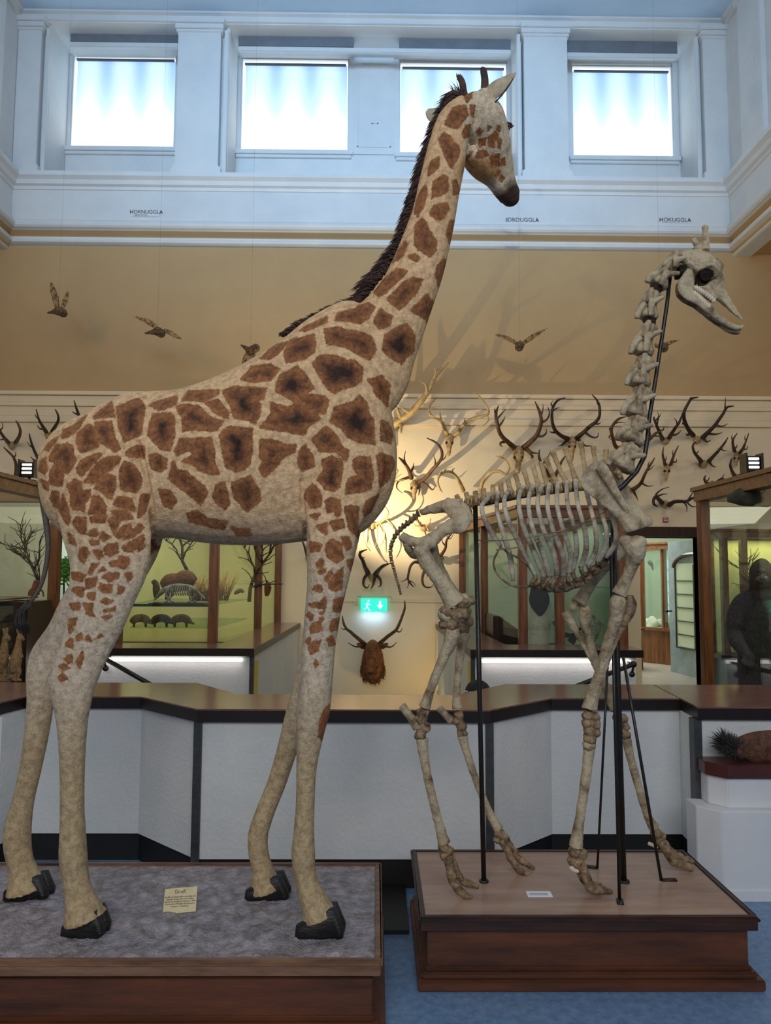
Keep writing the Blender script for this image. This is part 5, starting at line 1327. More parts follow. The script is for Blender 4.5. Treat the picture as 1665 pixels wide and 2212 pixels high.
mount('wide dark antlers at the left edge above the left case', ((25,960),(25,966)),
  [(17,955),(8,944),(0,931),(-3,918)], [[(10,948),(2,950),(-6,946)],[(0,932),(6,922),(4,912)]],
  [(34,956),(41,944),(44,931),(40,918),(34,908)], [], m='antler', r0=4.2, cap=True)
mount('single dark antler rising from the left case roof', ((36,1036),(36,1040)),
  [(34,1030),(35,1014),(34,1000),(28,986),(18,976),(8,966)], [[(30,988),(34,982),(33,976)]], None, None, m='antler', r0=4, cap=True)
mount('thin forked antler touching the giraffe\'s rump', ((92,1004),(96,1008)),
  [(86,996),(78,982),(71,966),(66,950),(63,936)], [[(82,994),(74,994),(66,986)],[(72,966),(64,962),(58,954)]], None, None, m='antler_dark', r0=3.8, cap=True)
mount('tip of a forked antler peeking over the giraffe\'s hip', ((185,912),(185,920)),
  [(176,908),(170,896),(165,882),(160,865)], [[(168,896),(160,892),(156,888)]], None, None, m='antler_dark', r0=4, cap=True)
mount('dark bent antler between the giraffe\'s legs, high on the wall', ((668,1206),(670,1210)),
  [(664,1202),(660,1190),(656,1176),(648,1160)], [], None, None, m='antler', r0=3.4, cap=True)
# stag head
SH = WY-.02
stag = empty('stag_head', P(805, 1430, SH), 'brown stag head with wide antlers and shaggy neck, below the exit sign', 'stag head')
mb = MB()
ptube(mb, [(805,1470,10,SH-.05,1.2),(805,1456,20,SH-.10,1),(805,1438,25,SH-.13,.9),(805,1416,22,SH-.20,1),(805,1402,17,SH-.30,1)], SH, 18, 4)
ptube(mb, [(805,1394,10,SH-.30,1.4),(804,1402,16,SH-.40,1.1),(803,1418,13.5,SH-.50,1.0),(802,1436,10,SH-.60,1.0),(801,1450,9.5,SH-.66,1.0),(801,1456,6,SH-.67,1)], SH, 16, 4)
me = remesh(mb, .010, 2); rough(me, .005, 22); me.materials.clear()
bd = link('head', me, M['fur_stag'] if 'fur_stag' in M else mat('stag fur', (140, 88, 40), (70, 38, 16), .85, 16, .9, 70), stag)
for s, ex in ((-1, 771), (1, 838)):
    e = MB(); ptube(e, [(805+s*14, 1398, 4, SH-.36, .6), (805+s*22, 1396, 6, SH-.37, .5), (ex, 1390, 2, SH-.36, .5)], SH, 8, 3); e.build('ear', M['fur_brown'], stag, True)
    e = MB(); e.ball(P(803+s*11, 1412, SH-.49), .02); e.build('eye', M['eye'], stag, True)
e = MB(); e.ball(P(801, 1453, SH-.69), (.05, .03, .03)); e.build('nose', M['hoof'], stag, True)
ru = MB()
for k in range(420):
    a = random.uniform(0, 2*PI); rr_ = random.uniform(.4, 1)
    x = 805+math.cos(a)*26*rr_; y = 1442+math.sin(a)*26*rr_
    y = max(y, 1412); y0 = SH-.16+.02*random.random()
    ru.tube([P(x, y, y0-.05), P(x+random.uniform(-2, 2), y+8, y0-.05), P(x+(x-805)*.12+random.uniform(-2, 2), y+random.uniform(12, 17), y0-.01)], [.009, .008, .001], 4)
ru.build('neck_ruff', M['fur_brown'], stag, True)
SB = WY; 
_w = WY; WY = SH-.28
antler(stag, [(789,1393),(778,1383),(766,1373),(756,1364),(748,1358),(742,1346),(739,1330)], [[(748,1358),(742,1360),(736,1356)],[(786,1392),(776,1396),(765,1396),(751,1388)]], M['antler'], 4.6, out=.25)
antler(stag, [(817,1393),(828,1383),(837,1375),(848,1367),(856,1360),(863,1346),(869,1330),(874,1314),(874,1297)], [[(855,1362),(864,1365),(869,1356)],[(820,1392),(832,1396),(846,1397),(857,1387)]], M['antler'], 4.6, out=.25)
WY = _w
# exit sign
ex = empty('exit_sign', P(807, 1307, WY-.05), 'glowing green emergency exit sign with running figure and down arrow', 'sign')
a, b = P(779, 1293, WY-.06), P(836, 1321, WY-.06)
MB().box((a.x, WY-.06, b.z), (b.x, WY-.01, a.z)).build('sign_box', emit('green sign light', (0.02, 0.62, 0.48), 1.25), ex)
fg = MB(); yw = WY-.068
def rp(x, y): return P(x, y, yw)
fg.ball(rp(796, 1298), (.014, .003, .014)); 
for (p1, p2, r) in (((795,1302),(793,1310),.010),((793,1310),(797,1318),.006),((797,1318),(800,1318),.005),((793,1310),(788,1316),.006),((788,1316),(785,1316),.004),((795,1303),(800,1307),.005),((794,1303),(789,1306),.005)):
    fg.tube([rp(*p1), rp(*p2)], r, 6, .003)
fg.build('running_figure', emit('white sign light', (.85, 1, .95), 1.3), ex)
ar = MB()
q_ = [(818.5,1298),(823,1298),(823,1307),(828,1307),(820.7,1316),(813.5,1307),(818.5,1307)]
w_ = [rp(*p) for p in q_]; ar.prism_y([(v.x, v.z) for v in w_], yw-.002, yw+.004); ar.build('down_arrow', emit('white arrow light', (.85, 1, .95), 1.3), ex)
MB().box((a.x-.09, WY-.04, a.z-.09), (a.x-.05, WY, a.z-.05)).build('junction_box', M['paper'], ex)
cbm = MB(); cbm.tube([P(743, 1300, WY), P(774, 1300, WY)], .005, 6); cbm.tube([P(840, 1300, WY), P(985, 1302, WY)], .005, 6); cbm.tube([P(770,1298,WY),P(772,1288,WY),P(845,1289,WY),P(846,1298,WY)], .006, 6)
cbm.build('cable', M['paper'], ex)
area('exit_sign_glow', (P(807, 1322, WY).x, WY-.10, P(807, 1324, WY).z), P(807, 1360, WY+.02), .34, .04, 1.1, (.30, .55, 1.0))
# red fire sign, labels on the frieze
rs = tag(MB().box((P(1431.5,1118,WY).x, WY-.012, P(1431,1128,WY).z), (P(1442.5,1118,WY).x, WY, P(1431,1118,WY).z)).build('fire_sign', mat('red sign', (196, 40, 44), None, .5, 3)), 'tiny red sign with white symbol on the wall above the doorway', 'sign')
MB().box((P(1433,1125,WY).x, WY-.014, P(1431,1125.5,WY).z), (P(1441,1118,WY).x, WY-.011, P(1431,1123,WY).z)).build('white_bar', M['white_paper'], rs)
MB().tube([P(1433.5,1122,WY-.012), P(1437,1119.5,WY-.012), P(1440.5,1122,WY-.012)], .008, 6).build('white_symbol', M['white_paper'], rs)
def plate(x0, x1, y0, y1, txt, sub, label):
    a = P(x0, y0, YW-.01); b = P(x1, y1, YW-.01)
    pl_ = tag(MB().box((a.x, YW-.012, b.z), (b.x, YW-.001, a.z)).build('name_plate', M['white_blue']), label, 'label', 'bird name plates along the ledge')
    text_obj('lettering', txt, .088 if not sub else .080, ((a.x+b.x)/2, YW-.014, b.z+(.045 if sub else .012)), Euler((PI/2, 0, 0)).to_matrix(), M['ink'], pl_)
    if sub: text_obj('lettering', sub, .035, (a.x+.03, YW-.014, b.z+.006), Euler((PI/2, 0, 0)).to_matrix(), M['ink'], pl_, align='LEFT')
plate(287, 345, 453, 468, 'HORNUGGLA', 'ASIO OTUS L.', 'white name plate reading HORNUGGLA at the left of the ledge')
plate(1099, 1157, 469, 481, 'JORDUGGLA', '', 'white name plate reading JORDUGGLA, right of the giraffe neck')
plate(1430, 1486, 469, 481, 'HÖKUGGLA', '', 'white name plate reading HÖKUGGLA above the skull')
pp = empty('name_plate', (xr, 9.6, z(452)), 'name plate reading PÄRLUGGLA on the right side wall of the ledge', 'label', 'bird name plates along the ledge')
MB().box((xr-.008, 9.0, z(476)), (xr+.0, 9.75, z(462))).build('plate', M['white_blue'], pp)
text_obj('lettering', 'PÄRLUGGLA', .088, (xr-.010, 9.38, z(476)+.012), Euler((PI/2, 0, -PI/2)).to_matrix(), M['ink'], pp)
# lamp that throws the antler shadows up the wall
lp = P(LPX, LPY, 9.85)
sl = empty('wall_spotlight', lp, 'black spotlight aimed up at the antlers, hidden behind the giraffe\'s chest', 'spotlight')
MB().tube([lp+Vector((-.10, -.02, -.10)), lp+Vector((-.02, .0, -.02))], [.05, .06], 12).build('lamp_head', M['blackmetal'], sl, True)
MB().tube([lp+Vector((-.10, -.02, -.10)), lp+Vector((-.14, 0.4, -.14)), lp+Vector((-.14, WY-lp.y, -.14))], .012, 8).build('bracket', M['blackmetal'], sl, True)
spot('antler_spot', lp+Vector((.01, 0, .01)), P(920, 880, YW), 185, (1.0, .82, .50), 160, .6, .004)

# ---------------- owls hanging in front of the wall ----------------
M['owl'] = mat('owl feathers', (128, 98, 62), (52, 42, 32), .85, 34, .5, 90, lo=.4, hi=.6)
M['owl_wing'] = mat('barred wing feathers', (176, 140, 90), (84, 66, 46), .85, 26, .4, 90, lo=.42, hi=.58)
def owl(label, body, head, tail, wings, Yo=9.9):
    root = empty('hanging_owl', P(*body, Yo), label, 'owl', 'stuffed owls in flight below the cornice')
    mb = MB(); bx, by = body; hx, hy = head; tx, ty = tail
    ptube(mb, [(tx, ty, 2.5, Yo+.03, .5), (tx+(bx-tx)*.5, ty+(by-ty)*.5, 5, Yo+.01, .6), (bx, by, 10, Yo), (bx+(hx-bx)*.6, by+(hy-by)*.6, 9.5, Yo-.02), (hx, hy, 9, Yo-.04)], Yo, 12, 3)
    mb.ball(P(hx, hy, Yo-.05), .06)
    me = remesh(mb, .008, 2); link('body', me, M['owl'], root)
    for w in wings:
        wb = MB(); rw = [(x, y, r, Yo-.02*i, .22) for i, (x, y, r) in enumerate(w)]
        ptube(wb, rw, Yo, 10, 4)
        x, y, r = w[-1]; x2, y2, _ = w[-2]
        link('wing', remesh(wb, .008, 1), M['owl_wing'], root)
    f = MB(); 
    for s in (-1, 1): f.ball(P(hx+s*3.2, hy, Yo-.105), .016)
    f.build('eyes', M['eye'], root, True)
    top = P(bx, by, Yo)
    MB().tube([top, Vector((top.x, Yo, Z_ceil))], .0008, 4).build('hanging_wire', M['greymetal'], root)
owl('owl with both wings raised high, nearest the left edge', (126,672), (136,676), (102,676), [[(124,665,6),(120,645,8),(114,625,7),(110,610,3)],[(134,665,5),(140,652,7),(145,636,5),(147,627,2)]])
owl('owl gliding with wings spread, second from the left edge', (340,716), (348,720), (312,720), [[(338,708,5),(326,698,7),(308,690,5),(286,683,2)],[(352,712,4),(366,718,6),(380,726,5),(391,732,3)]])
owl('owl seen from behind, half hidden by the giraffe\'s back', (541,758), (552,752), (520,745), [[(538,762,8),(530,778,8),(526,790,5)],[(546,765,6),(546,780,6),(544,788,4)]])
owl('owl facing the viewer with wings in a wide V, right of the giraffe neck', (1123,744), (1121,750), (1124,736), [[(1116,742,5),(1102,734,6),(1086,727,5),(1070,723,2.5)],[(1129,742,5),(1145,731,6),(1162,720,5),(1182,709,2)]])
owl('small owl behind the neck rod of the skeleton', (1428,748), (1434,752), (1414,748), [[(1432,745,5),(1446,741,5),(1460,736,3),(1471,734,1.5)],[(1424,748,4),(1416,744,4),(1412,742,2)]])
# ---------------- display cases ----------------
M['case_back'] = mat('yellow green case lining', (222, 214, 156), (210, 200, 142), .85, 1.5)
M['case_back_green'] = mat('pale green case lining', (176, 190, 168), (160, 176, 156), .85, 1.5)
M['glass_shelf'] = glass_mat('shelf glass', (.80, .90, .86), .12)
def post(mb, x, y, z0, z1, w=.09, d=.09): return mb.box((x-w/2, y-d/2, z0), (x+w/2, y+d/2, z1))
def case(label, corners, z0, zt, mids=(), lining='case_back', base_m='wood', name='display_case', open_edges=(), back_edges=()):
    """corners: floor plan going round; mids: extra posts; back_edges: indexes of edges that are solid lining"""
    root = empty(name, (sum(c[0] for c in corners)/len(corners), sum(c[1] for c in corners)/len(corners), 0), label, 'display case')
    n = len(corners)
    MB().prism(corners, 0, z0).build('base_cabinet', M[base_m], root)
    tops = MB(); bots = MB()
    for i in range(n):
        a, b = Vector((*corners[i], 0)), Vector((*corners[(i+1) % n], 0))
        e = (b-a).normalized()*.05
        tops.bar(a-e+Vector((0, 0, zt-.05)), b+e+Vector((0, 0, zt-.05)), .12, .10)
        tops.bar(a-e*1.3+Vector((0, 0, zt+.01)), b+e*1.3+Vector((0, 0, zt+.01)), .17, .035)
        bots.bar(a-e+Vector((0, 0, z0+.03)), b+e+Vector((0, 0, z0+.03)), .10, .06)
    tops.build('top_rail', M['wood_h'], root); bots.build('bottom_rail', M['wood_h'], root)
    for c in list(corners)+list(mids):
        post(MB(), c[0], c[1], z0, zt-.05).build('corner_post', M['wood'], root, bevel=.006)
    for i in range(n):
        a, b = Vector((*corners[i], 0)), Vector((*corners[(i+1) % n], 0))
        m_ = (a+b)/2; 
        if i in open_edges: continue
        if i in back_edges:
            MB().bar(a+Vector((0, 0, (z0+zt)/2)), b+Vector((0, 0, (z0+zt)/2)), .03, zt-z0-.1).build('back_panel', M[lining], root)
        else:
            MB().bar(a+Vector((0, 0, (z0+zt)/2)), b+Vector((0, 0, (z0+zt)/2)), .008, zt-z0-.1).build('glass_pane', M['glass'], root)
    cx_ = sum(c[0] for c in corners)/n; cy_ = sum(c[1] for c in corners)/n
    MB().prism([(cx_+(c[0]-cx_)*.96, cy_+(c[1]-cy_)*.96) for c in corners], z0+.0, z0+.02).build('case_floor', M[lining], root)
    MB().prism([(cx_+(c[0]-cx_)*.99, cy_+(c[1]-cy_)*.99) for c in corners], zt-.0, zt+.012).build('top_pane', M['glass'], root)
    return root
def shelf(root, pts, zz, m='glass_shelf'):
    return MB().prism(pts, zz-.012, zz).build('shelf', M[m], root)
def twig(mb, p, d, L_, r, depth=3, sx=1.0):
    pts = [p]; q_ = p; dd = d.normalized(); n = 4
    for i in range(n):
        dd = (dd+Vector((random.uniform(-.45, .45), random.uniform(-.25, .25), random.uniform(-.25, .35)))).normalized()
        q_ = q_+dd*L_/n; pts.append(q_)
    mb.tube(pts, [r*(1-.5*i/n) for i in range(n+1)], 6)
    if depth > 0:
        for i in range(1, n+1):
            for k in range(2 if i < n else 3):
                if random.random() < .75:
                    twig(mb, pts[i], dd+Vector((random.uniform(-1.3, 1.3), random.uniform(-.5, .5), random.uniform(-.4, .9))), L_*random.uniform(.45, .65), r*.55, depth-1)
def branch(name, px, py, Y, up, L_, r, label, parent=None, seed=1, depth=2):
    random.seed(seed); mb = MB(); twig(mb, P(px, py, Y), up, L_, r, depth)
    o = mb.build(name, M['branch'], parent, True)
    return tag(o, label, 'branch')
def beast(name, label, cat_, rows, Y, m, legs=(), extra=None, group=None, voxel=.008, sm=2, dep=1.0, eyes=(), parts=()):
    """a stuffed animal: one continuous body of tapering tubes in true size; extra: more limb paths"""
    root = empty(name, P(rows[0][0], rows[0][1], Y), label, cat_, group)
    mb = MB(); ptube(mb, rows, Y, 14, 4, dep)
    for l in legs: ptube(mb, l, Y, 9, 3)
    for l in (extra or []): ptube(mb, l, Y, 9, 3)
    link('body', remesh(mb, voxel, sm), M[m], root)
    for (x, y, r, yy) in eyes:
        e = MB(); e.ball(P(x, y, yy), r); e.build('eye', M['eye'], root, True)
    for (nm, rws, mm) in parts:
        e = MB(); ptube(e, rws, Y, 9, 3); e.build(nm, M[mm], root, True)
    return root
ZC = 2.38
# case behind the giraffe's legs
YB = 7.8
b0 = (xat(258, YB), YB); b1 = (xat(463, YB), YB); b2 = (xat(600, YW-.1), YW-.06); b3 = (xat(330, YW-.1)-1.0, YW-.06)
cb_ = case('lit display case with branches and small animals, seen between the giraffe\'s legs', [b0, b1, b2, b3], .62, ZC, mids=[(b1[0]+(b2[0]-b1[0])*.62, b1[1]+(b2[1]-b1[1])*.62), (xat(407, 9.4), YW-.12)], back_edges=(2, 3))
area('case_light', ((b0[0]+b2[0])/2, 9.2, ZC-.12), ((b0[0]+b2[0])/2, 9.4, 0), 1.6, 2.2, 17, (1.0, .93, .62))
zs = zat(1309, YB)
shelf(cb_, [(b0[0]+.06, YB+.06), (b1[0]-.04, YB+.06), (b1[0]+.04, 9.6), (b0[0]-.1, 9.6)], zs)
tag(MB().box((b0[0]+.05, YB+.05, zs-.02), (b1[0]-.05, YB+.075, zs+.006)).build('shelf_edge', M['blackmetal'], cb_))
zs2 = zat(1357, YB+.2)
shelf(cb_, [(b0[0]+.06, YB+.2), (b1[0]-.04, YB+.2), (b1[0]+.04, 9.6), (b0[0]-.1, 9.6)], zs2)
branch('dry_branch', 408, 1240, 9.3, Vector((-.8, 0, .9)), .75, .022, 'dry curling branch hanging at the upper left of the lit case', None, 5)
branch('dry_tree', 538, 1300, 9.6, Vector((.1, 0, 1)), .75, .026, 'bare little tree standing in the right half of the lit case', None, 9)
Yq = 8.2
beast('brown_furry_animal', 'large rounded brown furry animal on the shelf of the lit case', 'stuffed animal', [(352,1268,12),(366,1260,20),(385,1258,20),(402,1254,23),(416,1262,16)], 8.8, 'fur_brown', legs=[[(362,1275,6),(360,1296,4)],[(412,1272,7),(414,1296,5)]])
# small skeleton on a black board
ms = empty('small_skeleton', P(395, 1300, 8.0), 'small pale four-legged skeleton on a dark board in the lit case', 'skeleton')
mb = MB().box((P(328, 1303, 8).x, 7.88, zs+.002), (P(446, 1303, 8).x, 8.2, zs+.016)); mb.build('base_board', M['edge'], ms)
mb = MB(); ptube(mb, [(354,1274,5),(372,1266,4),(395,1265,4),(416,1270,4),(432,1284,3),(444,1294,2)], 8.02, 8, 3)
ptube(mb, [(354,1274,6),(346,1282,5),(338,1290,3),(333,1296,1.5)], 8.02, 8, 3)
for x in range(366, 412, 5): ptube(mb, [(x, 1266, 1.8, 8.02), (x-3, 1276, 1.6, 7.97), (x, 1286, 1.4, 8.0)], 8.0, 5, 2)
for (x, s) in ((362, 1), (368, -1), (412, 1), (418, -1)): ptube(mb, [(x, 1272, 3), (x-4*s, 1286, 2.4), (x+2*s, 1292, 2), (x-2*s, 1299, 2), (x-8*s, 1300, 1.5)], 8.02-.03*s, 6, 2)
mb.build('bones', M['bone_rib'], ms, True)
beast('penguin_chick', 'little grey hunched bird on the shelf left of the small skeleton', 'stuffed animal', [(338,1292,5),(338,1278,8),(337,1264,7),(333,1256,5),(327,1260,2)], 8.3, 'fur_grey')
def grass(px, py, Y, n, h, w, label, seed=3):
    random.seed(seed); mb = MB(); c = P(px, py, Y)
    for _ in range(n):
        a = c+Vector((random.uniform(-w, w), random.uniform(-w*.5, w*.5), 0)); t = Vector((random.uniform(-.5, .5), random.uniform(-.3, .3), 1))*h*random.uniform(.5, 1)
        mb.tube([a, a+t*.5+Vector((0, 0, .02)), a+t], [.004, .003, .0008], 4)
    return tag(mb.build('dry_grass', M['straw'], None, True), label, 'grass')
M['straw'] = mat('dry straw', (196, 150, 92), (150, 106, 58), .8, 20)
grass(440, 1298, 8.8, 120, .32, .14, 'tuft of dry straw-coloured grass right of the brown furry animal', 3)
grass(478, 1297, 9.0, 70, .38, .08, 'thin dry grass stems beside the dark middle post of the lit case', 4)
beast('squirrel', 'small squirrel with raised tail at the right end of the lit case', 'stuffed animal', [(576,1288,4),(576,1276,5.5),(575,1266,4.5),(572,1260,3)], 9.9, 'fur_brown', extra=[[(579,1284,3),(583,1270,3.5),(580,1260,2.5),(575,1253,1.5)]])
beast('small_rodent', 'tiny pale rodent on the shelf near the little bare tree', 'stuffed animal', [(506,1283,3),(513,1278,5),(520,1275,4.5),(526,1280,3)], 9.3, 'fur_grey')
for k, (x, mm, lb) in enumerate(((300, 'fur_tan', 'pale tan short-legged animal on the lower shelf, left one'), (345, 'fur_grey', 'long grey humped animal on the lower shelf, middle one'), (388, 'fur_tan', 'curled tan animal on the lower shelf, right one'))):
    beast('stuffed_mammal', lb, 'stuffed animal', [(x-18,1344,4),(x-10,1338,8),(x+4,1335,9),(x+16,1338,8),(x+24,1344,4),(x+32,1348,2)], 8.3, mm, legs=[[(x-10,1342,3.5),(x-11,1355,2.5)],[(x+14,1342,3.5),(x+15,1355,2.5)]], group='animals on the lower shelf')
# left case beside the giraffe's tail
XA = xat(118, 7.15)
a0, a1, a2, a3 = (XA, 5.12), (XA, 7.15), (XA-1.7, 7.15), (XA-1.7, 5.12)
ca_ = case('tall wooden display case at the left edge behind the giraffe\'s tail', [a3, a0, a1, a2], .55, 2.45, lining='case_back', back_edges=(3,))
area('case_light', (XA-.85, 6.0, 2.3), (XA-.85, 6.1, 0), 1.2, 1.6, 9, (1.0, .90, .62))
zsA = zat(1296, 6.6)
shelf(ca_, [(XA-1.6, 5.6), (XA-.1, 5.6), (XA-.1, 7.05), (XA-1.6, 7.05)], zsA, 'wood_h')
branch('dry_branch', 82, 1285, 6.75, Vector((.0, 0, 1)), .42, .014, 'thin dry branching shrub on the shelf of the left case', None, 12)
beast('small_monkey', 'small brown animal crouching at the foot of the dry shrub, left case', 'stuffed animal', [(72,1290,5),(76,1276,8),(78,1262,7),(80,1253,6)], 6.65, 'fur_brown', extra=[[(74,1270,3),(64,1276,2.5),(62,1288,2)],[(82,1270,3),(92,1278,2.5),(94,1290,2)]])
tag(MB().box((P(24, 1300, 6.9).x, 6.5, .57), (P(104, 1300, 6.9).x, 7.0, zsA-.03)).build('storage_box', M['darkwood'], None, bevel=.01), 'dark wooden box under the shelf of the left case', 'box')
for k, (x, h_, lb) in enumerate(((36, 1362, 'standing tan wallaby with upright ears, right one in the left case'), (6, 1346, 'standing tan wallaby at the very left edge, taller one'))):
    sc = 1.0 if k == 0 else 1.1; yb = zat(0, 6)
    zf = 1470
    beast('wallaby', lb, 'wallaby', [(x-6,1452,9*sc),(x-3,1430,13*sc),(x+2,1405,9*sc),(x+4,1388,6*sc),(x+7,1376,6.5*sc),(x+13,1380,4*sc),(x+17,1383,2.5)], 6.2, 'fur_tan',
          legs=[[(x+0,1438,7),(x+7,1452,4),(x+1,1466,3.5),(x+11,1470,3)],[(x-7,1438,7),(x-3,1454,4),(x-9,1466,3.5),(x+1,1471,3)]], extra=[[(x+4,1404,3),(x+11,1414,2.3),(x+14,1420,1.8)],[(x-10,1458,5),(x-20,1466,3.5),(x-30,1470,2)],[(x+5,1374,2),(x+2,1362,3),(x+1,1356,1)],[(x+9,1372,2),(x+10,1360,3),(x+10,1354,1)]], group='wallabies in the left case')
rk = MB(); 
for k in range(14): rk.ball(Vector((XA-random.uniform(.1, 1.0), random.uniform(5.9, 6.9), .57)), (random.uniform(.05, .16), random.uniform(.05, .14), random.uniform(.03, .10)))
tag(link('rocky_ground', rough(remesh(rk, .012, 1), .01, 12), mat('brown rock', (112, 86, 56), (58, 42, 28), .9, 9, .8, 40)), 'lumpy brown ground under the wallabies in the left case', 'ground')
# bright green corner seen between the cases: a plant by a pale panel
struct('wall_niche', MB().box((xat(118, YW-.03), YW-.05, .0), (xat(262, YW-.03), YW-.005, z(1165))), mat('pale niche panel', (214, 232, 214), None, .8, 2))
pl = empty('potted_plant', P(140, 1300, 9.6), 'bright green leafy plant behind the giraffe\'s hind leg', 'plant')
random.seed(21); lf = MB()
for k in range(160):
    c = P(138+random.gauss(0, 9), 1232+random.gauss(0, 13), 9.6+random.uniform(-.15, .15)); a = random.uniform(0, 2*PI)
    u = Vector((math.cos(a), random.uniform(-.4, .4), math.sin(a)))*.045; v = u.cross(Vector((0, 1, 0))).normalized()*.014
    lf.add([c-u, c+v, c+u, c-v, c+Vector((0, -.006, 0))], [(0,1,4),(1,2,4),(2,3,4),(3,0,4),(3,2,1,0)])
lf.build('leaves', mat('green leaves', (96, 168, 50), (56, 120, 30), .5, 10), pl)
MB().tube([P(138, 1296, 9.6), P(138, 1240, 9.6)], .012, 6).build('stem', M['branch'], pl); 
pt_ = P(138, 1296, 9.6); MB().tube([Vector((pt_.x, pt_.y, .0)), Vector((pt_.x, pt_.y, pt_.z-.2)), pt_], [.16, .16, .13], 14).build('planter', M['fur_tan'], pl, True)
area('niche_light', (P(190, 1200, 10.0).x, 10.0, 2.2), (P(190, 1200, 10.9).x, 10.9, 1.6), .6, .3, 12, (.9, 1, .9))

# right case behind the rib cage
c0 = (xat(1128, YB), YB); c1 = (xat(1342, YB), YB); c2 = (xat(1342, YB)+.1, YW-.06); c3 = (xat(999, YW-.1), YW-.06)
cc_ = case('large dim display case seen through the skeleton\'s ribs', [c0, c1, c2, c3], .62, ZC, mids=[(xat(1207, YB), YB), (c0[0]+(c3[0]-c0[0])*.55, YB+(YW-YB)*.55)], lining='case_back_green', back_edges=(2, 1))
area('case_light', ((c0[0]+c1[0])/2, 9.3, ZC-.1), ((c0[0]+c1[0])/2, 9.3, 0), 1.0, 1.4, 5, (.95, 1.0, .88))
shelf(cc_, [(c0[0]+.06, YB+.06), (c1[0]-.06, YB+.06), (c1[0]-.06, 9.0), (c0[0]+.06, 9.0)], zat(1266, YB))
zfC = .64
beast('black_white_monkey', 'cream and black furry animal seen from behind, in the case under the ribs', 'stuffed animal', [(1160,1396,24),(1163,1360,24),(1166,1325,22),(1166,1295,19),(1164,1276,14),(1160,1266,8)], 8.4, 'fur_white', extra=[[(1184,1300,6),(1190,1330,5),(1186,1352,3)]], parts=[('dark_nape', [(1158,1264,12,8.34),(1163,1282,20,8.31),(1165,1300,22,8.31),(1166,1318,14,8.30),(1166,1330,5,8.30)], 'fur_dark')], voxel=.012)
beast('small_skull_animal', 'little brown animal with a pale skull right of the cream furry one', 'stuffed animal', [(1196,1350,8),(1204,1346,7),(1211,1352,4)], 8.3, 'fur_grey')
hn_ = MB(); ptube(hn_, [(1208,1380,7),(1220,1372,6),(1236,1372,4),(1250,1362,3),(1258,1350,1.5)], 8.35, 8, 4); ptube(hn_, [(1232,1388,9),(1242,1374,7),(1250,1366,5)], 8.35, 8, 3)
tag(hn_.build('curved_horn', M['fur_dark'], None, True), 'black curved horn lying on the floor of the case under the ribs', 'horn')
sb = empty('bird_skeleton', P(1290, 1390, 8.5), 'pale upright bird skeleton at the right end of the case under the ribs', 'skeleton')
mb = MB(); ptube(mb, [(1284,1338,4),(1292,1350,6),(1290,1366,5),(1286,1380,3)], 8.5, 8, 3)
for k in range(5): ptube(mb, [(1280+2*k, 1350, 1.3), (1276+4*k, 1362, 1.3), (1284+2*k, 1372, 1.2)], 8.46, 5, 2)
ptube(mb, [(1286,1338,3),(1280,1330,3.5),(1272,1331,1)], 8.5, 6, 2); ptube(mb, [(1286,1378,2),(1282,1390,1.6),(1286,1400,1.5)], 8.5, 6, 2)
ptube(mb, [(1294,1342,2),(1304,1352,2),(1306,1370,1.5)], 8.5, 6, 2)
mb.build('bones', M['bone_rib'], sb, True)
wd_ = MB(); wd_.prism_y([(P(1062,1400,8.9).x, .64), (P(1135,1400,8.9).x, .64), (P(1135,1372,8.9).x, P(1135,1372,8.9).z), (P(1075,1330,8.9).x, P(1075,1330,8.9).z), (P(1062,1330,8.9).x, P(1062,1330,8.9).z)], 8.8, 9.5)
tag(wd_.build('slanted_desk', M['darkwood']), 'dark slanted wooden desk at the left end of the case under the ribs', 'desk')
# right near case with the gorilla
XD = xat(1522, 6.65)
d0_, d1_, d2_, d3_ = (XD, 5.12), (XD+1.9, 5.12), (XD+1.9, 6.65), (XD, 6.65)
cd_ = case('tall glass case at the right edge with the gorilla inside', [d0_, d1_, d2_, d3_], .35, 2.45, back_edges=(), base_m='darkwood')
area('case_light', (XD+.6, 5.6, 2.3), (XD+.5, 6.0, 0), .9, .7, 8.0, (1.0, .9, .7))
Gq = 5.9
zg = .36
gor = empty('gorilla', Vector((P(1650, 1300, Gq).x, Gq, zg)), 'black gorilla standing with hanging arm inside the right glass case', 'gorilla')
mb = MB()
def gp(rows, seg=16, sub=4, dep=1.0): ptube(mb, rows, Gq, seg, sub, dep)
gp([(1660,1560,60,Gq,.75),(1660,1490,62,Gq,.75),(1662,1430,66,Gq,.72),(1660,1370,64,Gq,.70),(1656,1320,60,Gq,.65),(1652,1290,44,Gq,.75),(1648,1268,28,Gq-.04,1)])
gp([(1646,1262,25,Gq-.06,1),(1646,1246,26,Gq-.08,1.05),(1645,1230,24,Gq-.07,1),(1645,1216,16,Gq-.05,1),(1645,1208,7,Gq-.04,1)])
gp([(1632,1296,24),(1610,1306,26),(1596,1324,23),(1589,1346,20),(1586,1366,16),(1592,1386,16,Gq-.08),(1604,1404,13,Gq-.14),(1614,1416,11,Gq-.18)])
gp([(1690,1296,26),(1712,1306,26),(1726,1330,23),(1732,1360,18),(1726,1392,16,Gq-.08),(1716,1412,12,Gq-.14)])
gp([(1636,1500,30),(1632,1560,27),(1628,1610,21),(1628,1650,16)]); gp([(1684,1500,30),(1690,1560,27),(1694,1610,21),(1694,1650,16)])
